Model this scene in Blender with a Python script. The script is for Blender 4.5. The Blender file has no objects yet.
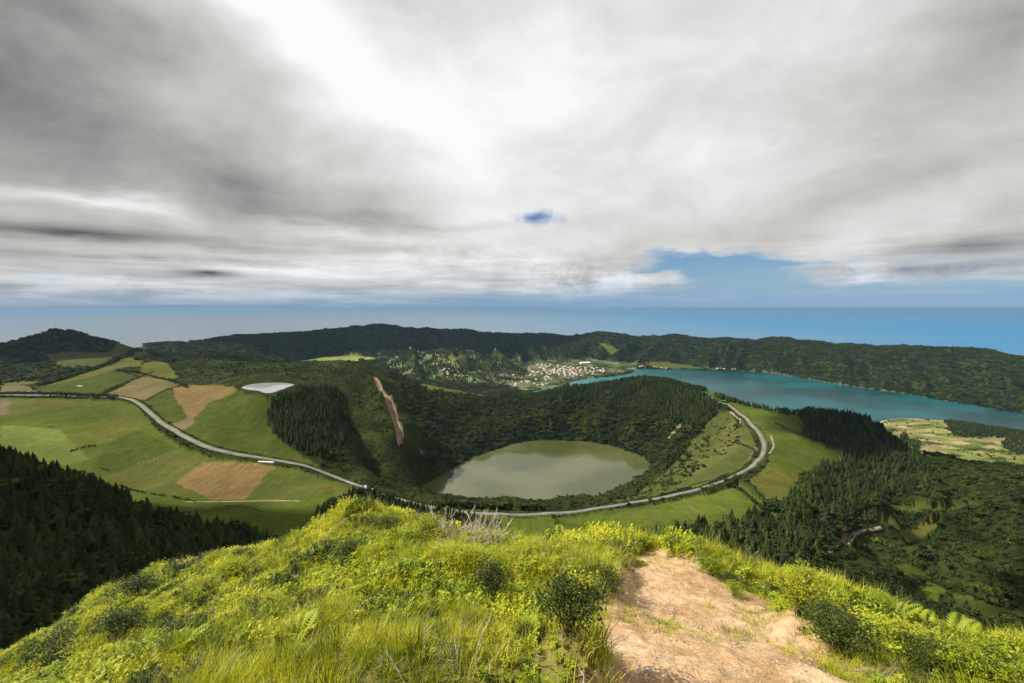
import bpy, math, random
import numpy as np
from mathutils import Vector, noise as mnoise

random.seed(7)
RNG = np.random.default_rng(11)
SC = bpy.context.scene
COL = SC.collection
R = math.radians

# ------------------------------------------------------------------ camera
W, H = 1024, 683
FPX = 455.0
CAMZ = 730.0
PITCH = R(4.25)
cam_d = bpy.data.cameras.new("camera")
cam_d.sensor_width = 36.0
cam_d.lens = FPX / W * 36.0
cam_d.clip_start = 0.05
cam_d.clip_end = 400000.0
cam = bpy.data.objects.new("camera", cam_d)
COL.objects.link(cam)
cam.location = (0, 0, CAMZ)
cam.rotation_euler = (R(90) - PITCH, 0, 0)
SC.camera = cam

# ------------------------------------------------------------------ light and exposure
SUN_AZ = R(-84)       # measured from straight ahead (+Y), negative = to the left
SUN_EL = R(45)
SUN_DIR = Vector((math.sin(SUN_AZ) * math.cos(SUN_EL), math.cos(SUN_AZ) * math.cos(SUN_EL), math.sin(SUN_EL)))
sun_d = bpy.data.lights.new("sun", 'SUN')
sun_d.energy = 5.0
sun_d.angle = R(0.53)
sun_d.color = (1.0, 0.94, 0.84)
sun = bpy.data.objects.new("sun", sun_d)
COL.objects.link(sun)
sun.rotation_euler = SUN_DIR.to_track_quat('Z', 'Y').to_euler()
sun.location = (0, 0, 3000)
SC.view_settings.view_transform = 'Standard'
SC.view_settings.look = 'None'
SC.view_settings.gamma = 1.0
SC.view_settings.exposure = 0.70
SC.view_settings.use_curve_mapping = False
SC.cycles.use_denoising = True
SC.cycles.max_bounces = 5
SC.cycles.diffuse_bounces = 2
SC.cycles.glossy_bounces = 2
SC.cycles.transmission_bounces = 2
SC.cycles.transparent_max_bounces = 6
SC.cycles.volume_bounces = 0
SC.cycles.use_adaptive_sampling = True
SC.cycles.adaptive_threshold = 0.03

# ------------------------------------------------------------------ node helper
class NT:
    def __init__(s, tree):
        s.t = tree; s.n = tree.nodes; s.l = tree.links
    def node(s, typ, **kw):
        n = s.n.new(typ)
        for k, v in kw.items():
            setattr(n, k, v)
        return n
    def put(s, sock, v):
        if isinstance(v, bpy.types.NodeSocket):
            s.l.new(v, sock)
        elif v is not None:
            sock.default_value = v
    def math(s, op, a, b=None, c=None, clamp=False):
        n = s.node('ShaderNodeMath', operation=op, use_clamp=clamp)
        s.put(n.inputs[0], a); s.put(n.inputs[1], b); s.put(n.inputs[2], c)
        return n.outputs[0]
    def vmath(s, op, a, b=None, scale=None):
        n = s.node('ShaderNodeVectorMath', operation=op)
        s.put(n.inputs[0], a); s.put(n.inputs[1], b)
        if scale is not None: s.put(n.inputs['Scale'], scale)
        return n.outputs[0]
    def noise(s, vec, scale, detail=4, rough=0.5, lac=2.0, dist=0.0, out=0, dims='3D'):
        n = s.node('ShaderNodeTexNoise', noise_dimensions=dims)
        s.put(n.inputs['Vector'], vec); s.put(n.inputs['Scale'], scale)
        n.inputs['Detail'].default_value = detail; n.inputs['Roughness'].default_value = rough
        n.inputs['Lacunarity'].default_value = lac; n.inputs['Distortion'].default_value = dist
        return n.outputs[out]
    def mix(s, f, a, b, blend='MIX'):
        n = s.node('ShaderNodeMix', data_type='RGBA', blend_type=blend)
        s.put(n.inputs[0], f); s.put(n.inputs[6], a); s.put(n.inputs[7], b)
        return n.outputs[2]
    def ramp(s, v, lo, hi, a=0.0, b=1.0, smooth=True):
        n = s.node('ShaderNodeMapRange', interpolation_type='SMOOTHSTEP' if smooth else 'LINEAR')
        s.put(n.inputs[0], v)
        for i, x in enumerate((lo, hi, a, b)): s.put(n.inputs[i + 1], x)
        return n.outputs[0]
    def cramp(s, v, stops):
        n = s.node('ShaderNodeValToRGB')
        s.put(n.inputs[0], v)
        e = n.color_ramp.elements
        while len(e) < len(stops): e.new(0.5)
        for el, (p, c) in zip(e, stops):
            el.position = p; el.color = (*c, 1) if len(c) == 3 else c
        return n.outputs[0]

def sRGB(r, g, b):
    f = lambda c: ((c / 255 + 0.055) / 1.055) ** 2.4 if c > 10 else c / 255 / 12.92
    return (f(r), f(g), f(b))

# ------------------------------------------------------------------ picture -> world helpers
CP, SP = math.cos(PITCH), math.sin(PITCH)
def ray(px, py):
    u, v = (px - W / 2) / FPX, -(py - H / 2) / FPX
    return np.array([u, CP + v * SP, -SP + v * CP])
def at_depth(px, py, D):
    d = ray(px, py); t = D / d[1]
    return np.array([0, 0, CAMZ]) + d * t
def at_z(px, py, z):
    d = ray(px, py); t = (z - CAMZ) / d[2]
    return np.array([0, 0, CAMZ]) + d * t

# ------------------------------------------------------------------ world sky with a cloud deck laid out by compass direction
world = bpy.data.worlds.new("World"); SC.world = world; world.use_nodes = True
wt = NT(world.node_tree)
for n in list(wt.n): wt.n.remove(n)
tc = wt.node('ShaderNodeTexCoord')
gen = tc.outputs['Generated']
sep = wt.node('ShaderNodeSeparateXYZ'); wt.l.new(gen, sep.inputs[0])
dx, dy, dz = sep.outputs
az = wt.math('ARCTAN2', dx, dy)
el = wt.math('ARCSINE', dz)
# cloud-deck plane coordinates
zc = wt.math('ADD', wt.math('MAXIMUM', dz, 0.0), 0.14)
cx_ = wt.math('DIVIDE', dx, zc); cy_ = wt.math('DIVIDE', dy, zc)
deck = wt.node('ShaderNodeCombineXYZ'); wt.put(deck.inputs[0], cx_); wt.put(deck.inputs[1], cy_)
deckv = deck.outputs[0]
warp = wt.noise(deckv, 0.55, 5, 0.55, out=1)
wv = wt.vmath('SUBTRACT', warp, (0.5, 0.5, 0.5))
ae = wt.node('ShaderNodeCombineXYZ'); wt.put(ae.inputs[0], az); wt.put(ae.inputs[1], el)
elfac = wt.ramp(el, 0.0, 0.5, 0.10, 0.75, smooth=False)
w2 = wt.vmath('MULTIPLY', wv, (1.0, 0.6, 0.0))
aev = wt.vmath('ADD', ae.outputs[0], wt.vmath('SCALE', w2, scale=elfac))
aev_low = wt.vmath('ADD', ae.outputs[0], wt.vmath('SCALE', w2, scale=wt.math('MULTIPLY', elfac, 0.3)))
def blob(px, py, rx, ry, rot=0.0, src=None):
    """soft patch of sky centred on the direction of one point of the view, radii in pixels"""
    d = ray(px, py); d = d / np.linalg.norm(d)
    a0, e0 = math.atan2(d[0], d[1]), math.asin(d[2])
    m = wt.node('ShaderNodeMapping', vector_type='TEXTURE')
    wt.l.new(src or aev, m.inputs['Vector'])
    k = FPX / math.cos(a0) ** 1.0
    m.inputs['Location'].default_value = (a0, e0, 0)
    m.inputs['Rotation'].default_value = (0, 0, R(rot))
    m.inputs['Scale'].default_value = (rx / FPX * math.cos(a0) ** 2, ry / FPX * math.cos(a0), 1)
    g = wt.node('ShaderNodeTexGradient', gradient_type='QUADRATIC_SPHERE')
    wt.l.new(m.outputs[0], g.inputs[0])
    return g.outputs['Fac']
def addblobs(base, lst, src=None):
    v = base
    for (px, py, rx, ry, rot, w) in lst:
        v = wt.math('MULTIPLY_ADD', blob(px, py, rx, ry, rot, src), w, v)
    return v
# brightness of the deck in display-linear units
CLOUDS = [  # px, py, rx, ry, rot, weight
 (20, 110, 420, 260, 0, -0.36), (0, 90, 200, 150, 0, -0.04), (230, 185, 330, 120, -8, -0.22), (60, 20, 260, 110, 0, -0.20),
 (150, 235, 0.1, 0.1, 0, 0.0), (345, 90, 280, 80, -40, 0.30), (260, 10, 210, 70, -35, 0.32), (450, 150, 170, 70, -40, 0.2), (470, 40, 260, 120, 0, 0.06),
 (430, 190, 260, 70, 0, -0.12), (420, 222, 300, 14, 0, -0.16),
 (70, 212, 260, 16, -3, 0.36), (330, 232, 220, 14, -3, 0.20), (560, 110, 330, 170, 0, 0.22), (1010, 30, 330, 220, 0, -0.26),
 (880, 190, 400, 60, 0, -0.12), (930, 262, 240, 34, -2, -0.26), (700, 235, 260, 30, 0, -0.10),
 (215, 262, 330, 20, 0, 0.20), (120, 285, 420, 18, 0, 0.14), (400, 270, 240, 30, 0, 0.12), (590, 278, 130, 34, 10, 0.18), (570, 290, 60, 12, 0, -0.08),
 (858, 270, 60, 18, 0, 0.0), (832, 308, 22, 5, 0, 0.3),
]
STREAKS = [(80, 236, 270, 15, 1, -0.5), (150, 257, 260, 10, 1, -0.32), (210, 272, 70, 11, 0, -0.6), (960, 245, 160, 16, 0, -0.12), (740, 308, 160, 5, 0, -0.12)]
f1 = wt.noise(deckv, 0.42, 7, 0.52)
f2 = wt.noise(deckv, 1.6, 6, 0.55)
f3 = wt.noise(deckv, 0.9, 3, 0.5)
f4 = wt.noise(wt.vmath('MULTIPLY', gen, (1.0, 1.0, 2.0)), 3.6, 9, 0.56, dist=0.35)
f5 = wt.noise(wt.vmath('MULTIPLY', gen, (1.0, 1.0, 1.5)), 14.0, 8, 0.62, dist=0.3)
L = addblobs(0.66, CLOUDS)
puff = addblobs(0.0, [(590, 280, 150, 40, 8, 1.0), (860, 272, 80, 30, 0, 0.7), (470, 262, 200, 30, 0, 0.4), (100, 285, 330, 22, 0, 0.5), (960, 262, 180, 30, 0, 0.5)])
L = wt.math('MULTIPLY_ADD', wt.math('MULTIPLY', wt.math('SUBTRACT', f5, 0.5), puff), 2.4, L)
L = wt.math('MULTIPLY_ADD', wt.math('SUBTRACT', f4, 0.5), 0.55, L)
L = addblobs(L, STREAKS, aev_low)
st = wt.noise(wt.vmath('MULTIPLY', ae.outputs[0], (1.3, 17.0, 0.0)), 2.2, 8, 0.58, dist=0.25)
lowb = wt.ramp(el, 0.02, 0.17, 1.0, 0.0)
L = wt.math('MULTIPLY_ADD', wt.math('MULTIPLY', wt.math('SUBTRACT', st, 0.5), lowb), 1.25, L)
amp = wt.ramp(el, 0.02, 0.35, 0.55, 0.22)
L = wt.math('MULTIPLY_ADD', wt.math('SUBTRACT', f1, 0.5), wt.math('MULTIPLY', amp, 0.55), L)
L = wt.math('MULTIPLY_ADD', wt.math('SUBTRACT', f2, 0.5), wt.math('MULTIPLY', amp, 0.45), L)
L = wt.math('MAXIMUM', L, 0.10)
L = wt.math('MINIMUM', L, wt.math('MULTIPLY_ADD', L, 0.25, 0.66))
cloudcol = wt.cramp(L, [(0.0, (0.0, 0.0, 0.0)), (0.12, sRGB(84, 86, 86)), (0.30, sRGB(143, 142, 140)), (0.6, sRGB(204, 203, 200)), (0.9, sRGB(248, 249, 250))])
# clear gaps
B = addblobs(0.0, [(545, 216, 70, 24, 0, 1.15), (700, 262, 250, 30, -4, 1.5), (740, 270, 120, 28, 0, 1.3), (800, 222, 80, 10, 0, 0.5), (640, 268, 70, 9, 0, .8),
                   (960, 288, 260, 20, 0, 1.3), (790, 286, 300, 18, 0, 1.2), (640, 292, 160, 12, 0, 0.8), (60, 262, 140, 6, 0, 0.6), (930, 250, 200, 22, 0, 0.35), (610, 298, 260, 9, 0, .5)])
B = wt.math('MULTIPLY_ADD', wt.math('SUBTRACT', f2, 0.5), 0.7, B)
B = wt.math('MULTIPLY_ADD', wt.math('SUBTRACT', f5, 0.5), 1.6, B)
B = wt.math('MULTIPLY_ADD', blob(862, 272, 70, 26), -0.7, B)
B = wt.math('MULTIPLY_ADD', blob(590, 280, 130, 34), -0.8, B)
B = wt.math('MULTIPLY_ADD', wt.math('MULTIPLY', wt.ramp(st, 0.52, 0.72), lowb), 0.75, B)
B = wt.ramp(B, 0.25, 1.15)
nishita = wt.node('ShaderNodeTexSky', sky_type='NISHITA')
nishita.sun_disc = False
nishita.sun_elevation = SUN_EL
nishita.sun_rotation = SUN_AZ
nishita.altitude = CAMZ
nishita.air_density = 1.0; nishita.dust_density = 0.6; nishita.ozone_density = 1.5
blue = wt.vmath('MULTIPLY', nishita.outputs[0], (0.055, 0.072, 0.092))
# far air above the sea: clouds give way to a blue-grey band towards the horizon
side = wt.ramp(az, -0.9, 0.75)
hcol = wt.mix(side, (*sRGB(118, 148, 174), 1), (*sRGB(140, 172, 202), 1))
band = wt.math('ADD', wt.math('MULTIPLY', wt.math('ADD', el, wt.math('MULTIPLY_ADD', wt.math('SUBTRACT', f3, 0.5), 0.03, wt.math('MULTIPLY', wt.math('SUBTRACT', st, 0.5), 0.05))), 1.0), wt.math('MULTIPLY', side, -0.012))
lowf = wt.math('ADD', wt.math('MULTIPLY', wt.ramp(band, -0.006, 0.044, 1.0, 0.0), 0.55), wt.math('MULTIPLY', wt.ramp(band, 0.0, 0.10, 1.0, 0.0), wt.math('MULTIPLY_ADD', side, 0.15, 0.38)))
sky = wt.mix(B, cloudcol, blue)
sky = wt.mix(lowf, sky, hcol)
bg = wt.node('ShaderNodeBackground'); wt.put(bg.inputs[0], sky); bg.inputs[1].default_value = 0.635
world.cycles.sampling_method = 'MANUAL'; world.cycles.sample_map_resolution = 256
wo = wt.node('ShaderNodeOutputWorld'); wt.l.new(bg.outputs[0], wo.inputs[0])

# ------------------------------------------------------------------ object helpers
def link(o, parent=None):
    COL.objects.link(o)
    if parent is not None: o.parent = parent
    return o
def tag(o, label=None, cat=None, group=None, kind=None):
    if label: o['label'] = label
    if cat: o['category'] = cat
    if group: o['group'] = group
    if kind: o['kind'] = kind
    return o
def mesh_np(name, V, F, mat=None, cols=None, smooth=False):
    """V (n,3), F (m,k) with equal k (or list of arrays) -> mesh"""
    V = np.asarray(V, np.float32)
    Fs = F if isinstance(F, list) else [F]
    Fs = [np.asarray(f, np.int32) for f in Fs if len(f)]
    me = bpy.data.meshes.new(name)
    me.vertices.add(len(V)); me.vertices.foreach_set('co', V.ravel())
    loops = np.concatenate([f.ravel() for f in Fs])
    cnt = np.concatenate([np.full(len(f), f.shape[1], np.int32) for f in Fs])
    starts = np.concatenate([[0], np.cumsum(cnt)[:-1]]).astype(np.int32)
    me.loops.add(len(loops)); me.loops.foreach_set('vertex_index', loops)
    me.polygons.add(len(cnt)); me.polygons.foreach_set('loop_start', starts)
    try: me.polygons.foreach_set('loop_total', cnt)
    except Exception: pass
    if cols is not None:
        a = me.color_attributes.new('col', 'FLOAT_COLOR', 'POINT')
        c4 = np.ones((len(V), 4), np.float32); c4[:, :cols.shape[1]] = cols
        a.data.foreach_set('color', c4.ravel())
    me.update(calc_edges=True)
    if smooth: me.polygons.foreach_set('use_smooth', np.ones(len(cnt), bool))
    if mat: me.materials.append(mat)
    return me
def obj(name, me, parent=None, loc=(0, 0, 0), rot=(0, 0, 0), scale=None):
    o = bpy.data.objects.new(name, me); link(o, parent)
    o.location = loc; o.rotation_euler = rot
    if scale is not None: o.scale = (scale,) * 3 if not hasattr(scale, '__len__') else scale
    return o

# ------------------------------------------------------------------ numpy value noise
_T = RNG.random((256, 256)).astype(np.float32)
def vnoise(x, y):
    xi = np.floor(x).astype(np.int64); yi = np.floor(y).astype(np.int64)
    fx = x - xi; fy = y - yi
    fx = fx * fx * (3 - 2 * fx); fy = fy * fy * (3 - 2 * fy)
    a = _T[xi & 255, yi & 255]; b = _T[(xi + 1) & 255, yi & 255]
    c = _T[xi & 255, (yi + 1) & 255]; d = _T[(xi + 1) & 255, (yi + 1) & 255]
    return (a * (1 - fx) + b * fx) * (1 - fy) + (c * (1 - fx) + d * fx) * fy
def fbm(x, y, s, o=4, g=0.5, ridged=False):
    v = 0; a = 1.0; t = 0
    for i in range(o):
        n = vnoise(x / s + 17.3 * i, y / s - 9.1 * i) * 2 - 1
        if ridged: n = 1 - 2 * np.abs(n)
        v = v + a * n; t += a; a *= g; s = s / 2.03
    return v / t
# ------------------------------------------------------------------ terrain heights: surveyed points joined by a smooth surface
PTS = []
def P(*pts):                      # (px, py, depth)
    for px, py, D in pts: PTS.append(at_depth(px, py, D))
def PZ(z, *pts):                  # points on a level surface (shores)
    for px, py in pts: PTS.append(at_z(px, py, z))
def HD(*pts):                     # (px, depth, height above sea): ground hidden from the viewpoint
    for px, D, z in pts: PTS.append(np.array([(px - W / 2) / FPX * D * 0.997, D, z]))
def RD(*pts):                     # (azimuth deg, distance, z) all round
    for a, r, z in pts: PTS.append(np.array([r * math.sin(R(a)), r * math.cos(R(a)), z]))

# viewpoint hill
CREST = [(-120, 730, 19), (0, 665, 17), (60, 626, 18), (100, 600, 18.5), (150, 573, 19), (195, 559, 19), (234, 553, 18.5), (258, 558, 17), (283, 545, 16), (314, 533, 15), (352, 519, 14.3), (385, 510, 14), (420, 520, 13.5), (450, 530, 13),
         (500, 540, 12), (560, 547, 11.5), (600, 548, 11.5), (640, 547, 11), (680, 553, 11), (720, 563, 11), (760, 574, 10.5), (800, 592, 10), (850, 606, 10), (900, 624, 9), (960, 640, 8.5), (1023, 662, 8), (1150, 700, 8)]
P(*CREST)
P((700, 683, 3.1), (640, 640, 4.2), (700, 600, 6.2), (660, 570, 8.6), (100, 683, 11.5), (250, 683, 5.2), (400, 683, 3.4), (550, 683, 3.1), (850, 683, 3.6),
  (1023, 690, 5.5), (130, 612, 15), (190, 590, 13.5), (255, 572, 13.5), (200, 630, 10.2), (300, 600, 8.5), (400, 600, 6.7), (500, 600, 6.4), (590, 600, 6.2), (780, 640, 4.9), (800, 630, 5.5), (900, 655, 5.8), (400, 550, 10.2), (300, 562, 11.5),
  (150, 655, 11.5), (500, 565, 9.4), (0, 700, 13), (750, 600, 6.9))
for px, py, D in CREST:
    d = ray(px, py); t = -d[2] / d[1]
    HD((px, D * 1.35, CAMZ - D * 1.35 * (t + 0.10) ), (px, 32, CAMZ - 32 * (t + 0.17)), (px, 68, CAMZ - 68 * (t + 0.19)))
for px in (-40, 120, 280, 420): HD((px, 120, CAMZ - 120 * (0.92 if px < 200 else 0.80)))
for px in (560, 700, 850, 1000, 1150): HD((px, 130, CAMZ - 130 * 0.86))
for px in (300, 420, 520, 620): HD((px, 220, 552), (px, 320, 522))
for px in (740, 860, 980, 1120): HD((px, 220, 562 - (px - 740) * 0.1))
RD(*[(a, 0.9, CAMZ - 1.62 - 0.15 * math.cos(R(a))) for a in range(0, 360, 45)])
RD(*[(a, 6, CAMZ - 1.9) for a in (110, 140, 180, 220, 250)], *[(a, 6, CAMZ - 3.4) for a in (75, -75)], *[(a, 14, CAMZ - 7) for a in (75, -75)])
RD(*[(a, 60, CAMZ - 22) for a in (110, 145, 180, 215, 250)], *[(a, 300, CAMZ - 90) for a in (110, 145, 180, 215, 250)],
   *[(a, 1500, 450) for a in (80, 110, 145, 180, 215, 250, 280)], *[(a, 5000, 200) for a in (75, 110, 145, 180, 215, 250, 285)], *[(a, 9000, -30) for a in range(60, 301, 30)])
# wooded spur to the left
P((-100, 430, 340), (0, 468, 350), (60, 482, 360), (110, 500, 365), (150, 520, 370), (200, 535, 372), (240, 541, 378), (290, 556, 384), (320, 570, 388), (100, 562, 270), (0, 560, 260), (0, 640, 175), (100, 632, 200), (180, 596, 260), (50, 600, 220), (-120, 560, 230), (-120, 660, 160))
HD((-60, 480, 545), (0, 470, 537), (80, 465, 525), (150, 455, 515), (250, 450, 505))
# pastures on the plateau
P((-150, 470, 620), (0, 400, 1020), (0, 430, 800), (60, 470, 640), (100, 492, 560), (150, 440, 750), (250, 490, 585), (200, 512, 505), (300, 522, 480), (270, 540, 440), (130, 398, 1030), (165, 422, 860), (200, 447, 715), (250, 460, 665),
  (300, 469, 640), (370, 490, 590), (330, 505, 530), (400, 512, 545), (60, 396, 1040), (240, 420, 850), (200, 400, 980), (150, 388, 1100), (120, 372, 1300), (170, 378, 1250), (50, 386, 1200), (100, 380, 1200), (150, 362, 1500),
  (300, 460, 680), (270, 440, 740), (210, 430, 790))
# small plateau tarn
PZ(551, (238, 388), (262, 384), (297, 384), (299, 389), (276, 396), (255, 395))
P((300, 395, 980), (320, 400, 1010), (240, 399, 980))
# ridge behind the tarn, summit and its spurs
P((150, 364, 1650), (200, 361, 1560), (230, 362, 1500), (262, 363, 1480), (300, 364, 1480), (325, 362, 1470), (345, 362, 1450), (362, 362, 1430), (378, 370, 1400), (395, 376, 1430), (410, 381, 1450), (430, 385, 1480), (455, 390, 1500), (490, 396, 1480), (520, 397, 1460))
P((240, 378, 1200), (300, 378, 1180), (335, 376, 1220), (270, 402, 960), (300, 410, 920), (270, 425, 850), (372, 380, 1250), (385, 400, 1130), (398, 428, 1020), 
  (318, 440, 800), (330, 462, 715), (345, 480, 660), (328, 425, 880), (350, 440, 905), (358, 460, 840), (372, 478, 780), (345, 420, 980), (392, 440, 930), (408, 455, 900), (415, 470, 880), (400, 425, 1010), (425, 452, 955), (438, 460, 985), (455, 463, 1010), (452, 440, 1190), (440, 420, 1240), (440, 400, 1370), (385, 400, 1110), (365, 395, 1190), (395, 478, 830),
  (480, 420, 1330), (520, 425, 1310), (400, 490, 700))
# rim road around the crater and the far crest
P((440, 508, 560), (500, 514, 545), (550, 514, 545), (600, 509, 560), (640, 503, 580), (680, 495, 610), (710, 485, 650), (740, 473, 710), (760, 460, 780), (765, 447, 840), (755, 430, 930), (740, 418, 1040), (720, 404, 1180), (703, 394, 1330), (690, 387, 1440))
P((550, 392, 1500), (570, 387, 1510), (600, 384, 1530), (625, 381, 1540), (650, 380, 1530), (675, 381, 1500))
P((540, 420, 1340), (600, 410, 1390), (600, 428, 1290), (660, 400, 1360), (640, 425, 1250), (655, 440, 1170), (680, 425, 1180), (700, 410, 1230), (720, 430, 1060), (700, 450, 980), (670, 465, 960), (720, 460, 860), (690, 478, 780), (650, 490, 720), (620, 500, 680), (735, 445, 920))
PZ(354, (411, 493), (420, 486), (436, 478), (455, 466), (480, 456), (510, 447), (540, 442), (580, 442), (610, 446), (640, 456), (651, 464), (648, 472), (630, 481), (610, 490), (592, 499))
P((425, 499, 760), (442, 504, 700), (408, 501, 740), (470, 506, 650), (900, 533, 505), (900, 556, 480), (862, 536, 490), (862, 556, 465), (935, 536, 520), (935, 556, 495))
PZ(354, (570, 506), (520, 505), (470, 503), (440, 500))
PZ(330, (450, 490), (480, 480), (500, 465), (540, 460), (580, 460), (610, 465), (620, 472), (590, 485), (540, 492), (500, 492))
HD((420, 800, 375), (470, 760, 400), (550, 760, 395), (620, 760, 390), (560, 640, 445), (460, 640, 452))
# field below the rim and woods at the foot of the viewpoint hill
P((450, 530, 500), (540, 540, 490), (600, 528, 505), (700, 520, 500), (640, 540, 440), (720, 540, 410), (560, 548, 430), (780, 548, 370), (800, 510, 480), (750, 500, 560), (760, 490, 600), (850, 575, 335), (790, 480, 680))
# right side: pasture, dark spur, gullies
P((800, 440, 880), (760, 410, 1120), (790, 418, 1020), (720, 392, 1330), (820, 425, 960), (780, 465, 740), (850, 417, 980), (830, 416, 1000), (800, 412, 1080), (870, 425, 960), (840, 455, 860), (885, 440, 930), (905, 465, 850), (850, 490, 680), (900, 490, 740), (820, 500, 560))
P((870, 560, 430), (840, 535, 480), (880, 527, 520), (930, 528, 540), (900, 522, 530), (900, 508, 640), (950, 470, 760), (930, 467, 790), (975, 470, 740), (1023, 485, 700), (1100, 490, 700), (1023, 560, 450), (1023, 620, 330), (960, 590, 390), (970, 520, 570), (900, 590, 370), (920, 555, 440), (1100, 600, 380), (800, 545, 410))
HD((690, 1650, 350), (740, 1500, 360), (800, 1330, 350), (860, 1230, 330), (900, 1150, 320), (930, 1130, 310), (980, 1000, 350), (1060, 950, 380), (860, 1080, 420), (930, 960, 400), (650, 1800, 300), (560, 1800, 290), (480, 1850, 285), (430, 1850, 300))
# lowland peninsula by the big lake
PZ(263.5, (874, 426), (884, 421), (905, 419), (940, 421), (975, 425), (1003, 430), (1040, 433), (1100, 440))
PZ(270, (900, 432), (940, 435), (1000, 440), (900, 445), (950, 448), (1020, 450), (930, 458), (980, 460), (1040, 462), (1100, 470), (960, 425), (1060, 445))
P((925, 440, 1500), (1000, 433, 1650))
# big lake bed
PZ(235, (600, 383), (650, 380), (720, 378), (800, 390), (760, 385), (860, 400), (920, 405), (980, 412), (1050, 424), (680, 390), (760, 405), (830, 415), (700, 372), (640, 374))
PZ(235, (850, 420))
HD((600, 2400, 250), (540, 2400, 258), (700, 1900, 240), (760, 1800, 240), (830, 1650, 240), (870, 1500, 252))
PZ(262, (545, 389), (570, 384), (585, 379.5), (600, 377.5), (625, 374), (640, 371), (655, 369.5), (700, 370), (720, 370.5), (760, 371.5), (800, 378), (850, 386), (900, 393), (950, 402), (1000, 410), (1060, 421), (1150, 436))
# town plain
P((520, 372, 3250), (560, 368, 3450), (600, 366, 3550), (640, 363, 3650), (500, 384, 2750), (530, 383, 2800), (560, 378, 3000), (480, 389, 2550), (440, 379, 2700), (420, 371, 2950), (400, 362, 3250), (450, 355, 3200), (480, 357, 3200), (380, 352, 3500), (440, 364, 2950), (490, 367, 3050))
HD((150, 2400, 400), (200, 2300, 380), (260, 2300, 370), (320, 2300, 350), (370, 2200, 340), (400, 2200, 330), (430, 2150, 300))
P((300, 358, 3500), (340, 357, 3500), (370, 356, 3500), (250, 352, 3300), (520, 358, 3800), (580, 352, 4000), (500, 352, 3900))
# far caldera rim and its sea side
RIM = [(-150, 352, 3200), (140, 349, 3300), (165, 343, 3500), (200, 338, 3900), (240, 336, 4200), (290, 332, 4500), (330, 329, 4600), (360, 326, 4600), (380, 324, 4600), (400, 327, 4650), (450, 328, 4700), (500, 332, 4750), (540, 334, 4700), (570, 335, 4500), (600, 332, 4300),
       (620, 336, 4250), (650, 339, 4200), (680, 335, 4150), (700, 337, 4100), (720, 340, 4000), (750, 337, 3900), (790, 338, 3750), (830, 341, 3600), (860, 342, 3500), (900, 347, 3300), (940, 349, 3100), (980, 351, 2900), (1023, 355, 2700), (1100, 360, 2500), (1200, 368, 2400)]
P(*RIM)
P((230, 350, 3600), (300, 345, 4000), (380, 342, 4100), (450, 343, 4000), (520, 345, 4100), (680, 352, 3900), (760, 352, 3600), (620, 350, 4000), (850, 362, 3050), (950, 375, 2600), (1023, 380, 2350))
for px, py, D in RIM: HD((px, D * 1.22, 190), (px, D * 1.5, -20), (px, D * 2.2, -60))
# hill far left
P((-100, 352, 2200), (0, 349, 2300), (20, 343, 2350), (45, 336, 2400), (75, 331, 2400), (100, 337, 2400), (130, 346, 2350), (150, 352, 2200), (0, 384, 1400), (60, 370, 1500), (100, 358, 1650), (20, 365, 1750), (140, 357, 1900), (-100, 385, 1400))
HD((-50, 3000, 420), (60, 3000, 430), (140, 2900, 420))

PTS = np.array(PTS)
def uv_of(x, y):
    r = np.hypot(x, y)
    return np.arctan2(x, y), np.log(np.maximum(r, 0.3))
pu, pv = uv_of(PTS[:, 0], PTS[:, 1])
pu3 = np.concatenate([pu, pu[pu > 2.2] - 2 * math.pi, pu[pu < -2.2] + 2 * math.pi])
pv3 = np.concatenate([pv, pv[pu > 2.2], pv[pu < -2.2]])
pz3 = np.concatenate([PTS[:, 2], PTS[:, 2][pu > 2.2], PTS[:, 2][pu < -2.2]])
VS = 1.0
def kern(r): return r
n_ = len(pu3)
D_ = np.hypot(pu3[:, None] - pu3[None], (pv3[:, None] - pv3[None]) * VS)
A_ = np.zeros((n_ + 1, n_ + 1)); A_[:n_, :n_] = D_ + np.eye(n_) * -2e-4; A_[:n_, n_] = 1; A_[n_, :n_] = 1
# heights are fitted as drop below the eye divided by distance, which keeps near and far equally exact
rr3 = np.exp(pv3)
drop = (CAMZ - pz3) / rr3
wgt = np.linalg.solve(A_, np.concatenate([drop, [0]]))
def h_base(U, V):
    out = np.empty(U.size); u = U.ravel(); v = V.ravel()
    for i in range(0, u.size, 20000):
        d = np.hypot(u[i:i + 20000, None] - pu3[None], v[i:i + 20000, None] - pv3[None])
        out[i:i + 20000] = d @ wgt[:n_] + wgt[n_]
    return CAMZ - out.reshape(U.shape) * np.exp(V)

# ------------------------------------------------------------------ the grid: rings and spokes about the viewpoint, finer near it
A_F = R(58)
azs = np.concatenate([np.linspace(-math.pi, -A_F, 60, endpoint=False), np.linspace(-A_F, A_F, 1080), np.linspace(A_F, math.pi, 61)[1:]])
rs = np.exp(np.concatenate([np.linspace(math.log(0.5), math.log(60), 330, endpoint=False), np.linspace(math.log(60), math.log(400), 150, endpoint=False), np.linspace(math.log(400), math.log(5200), 420, endpoint=False), np.linspace(math.log(5200), math.log(10500), 50)]))
lrs = np.log(rs)
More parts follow.
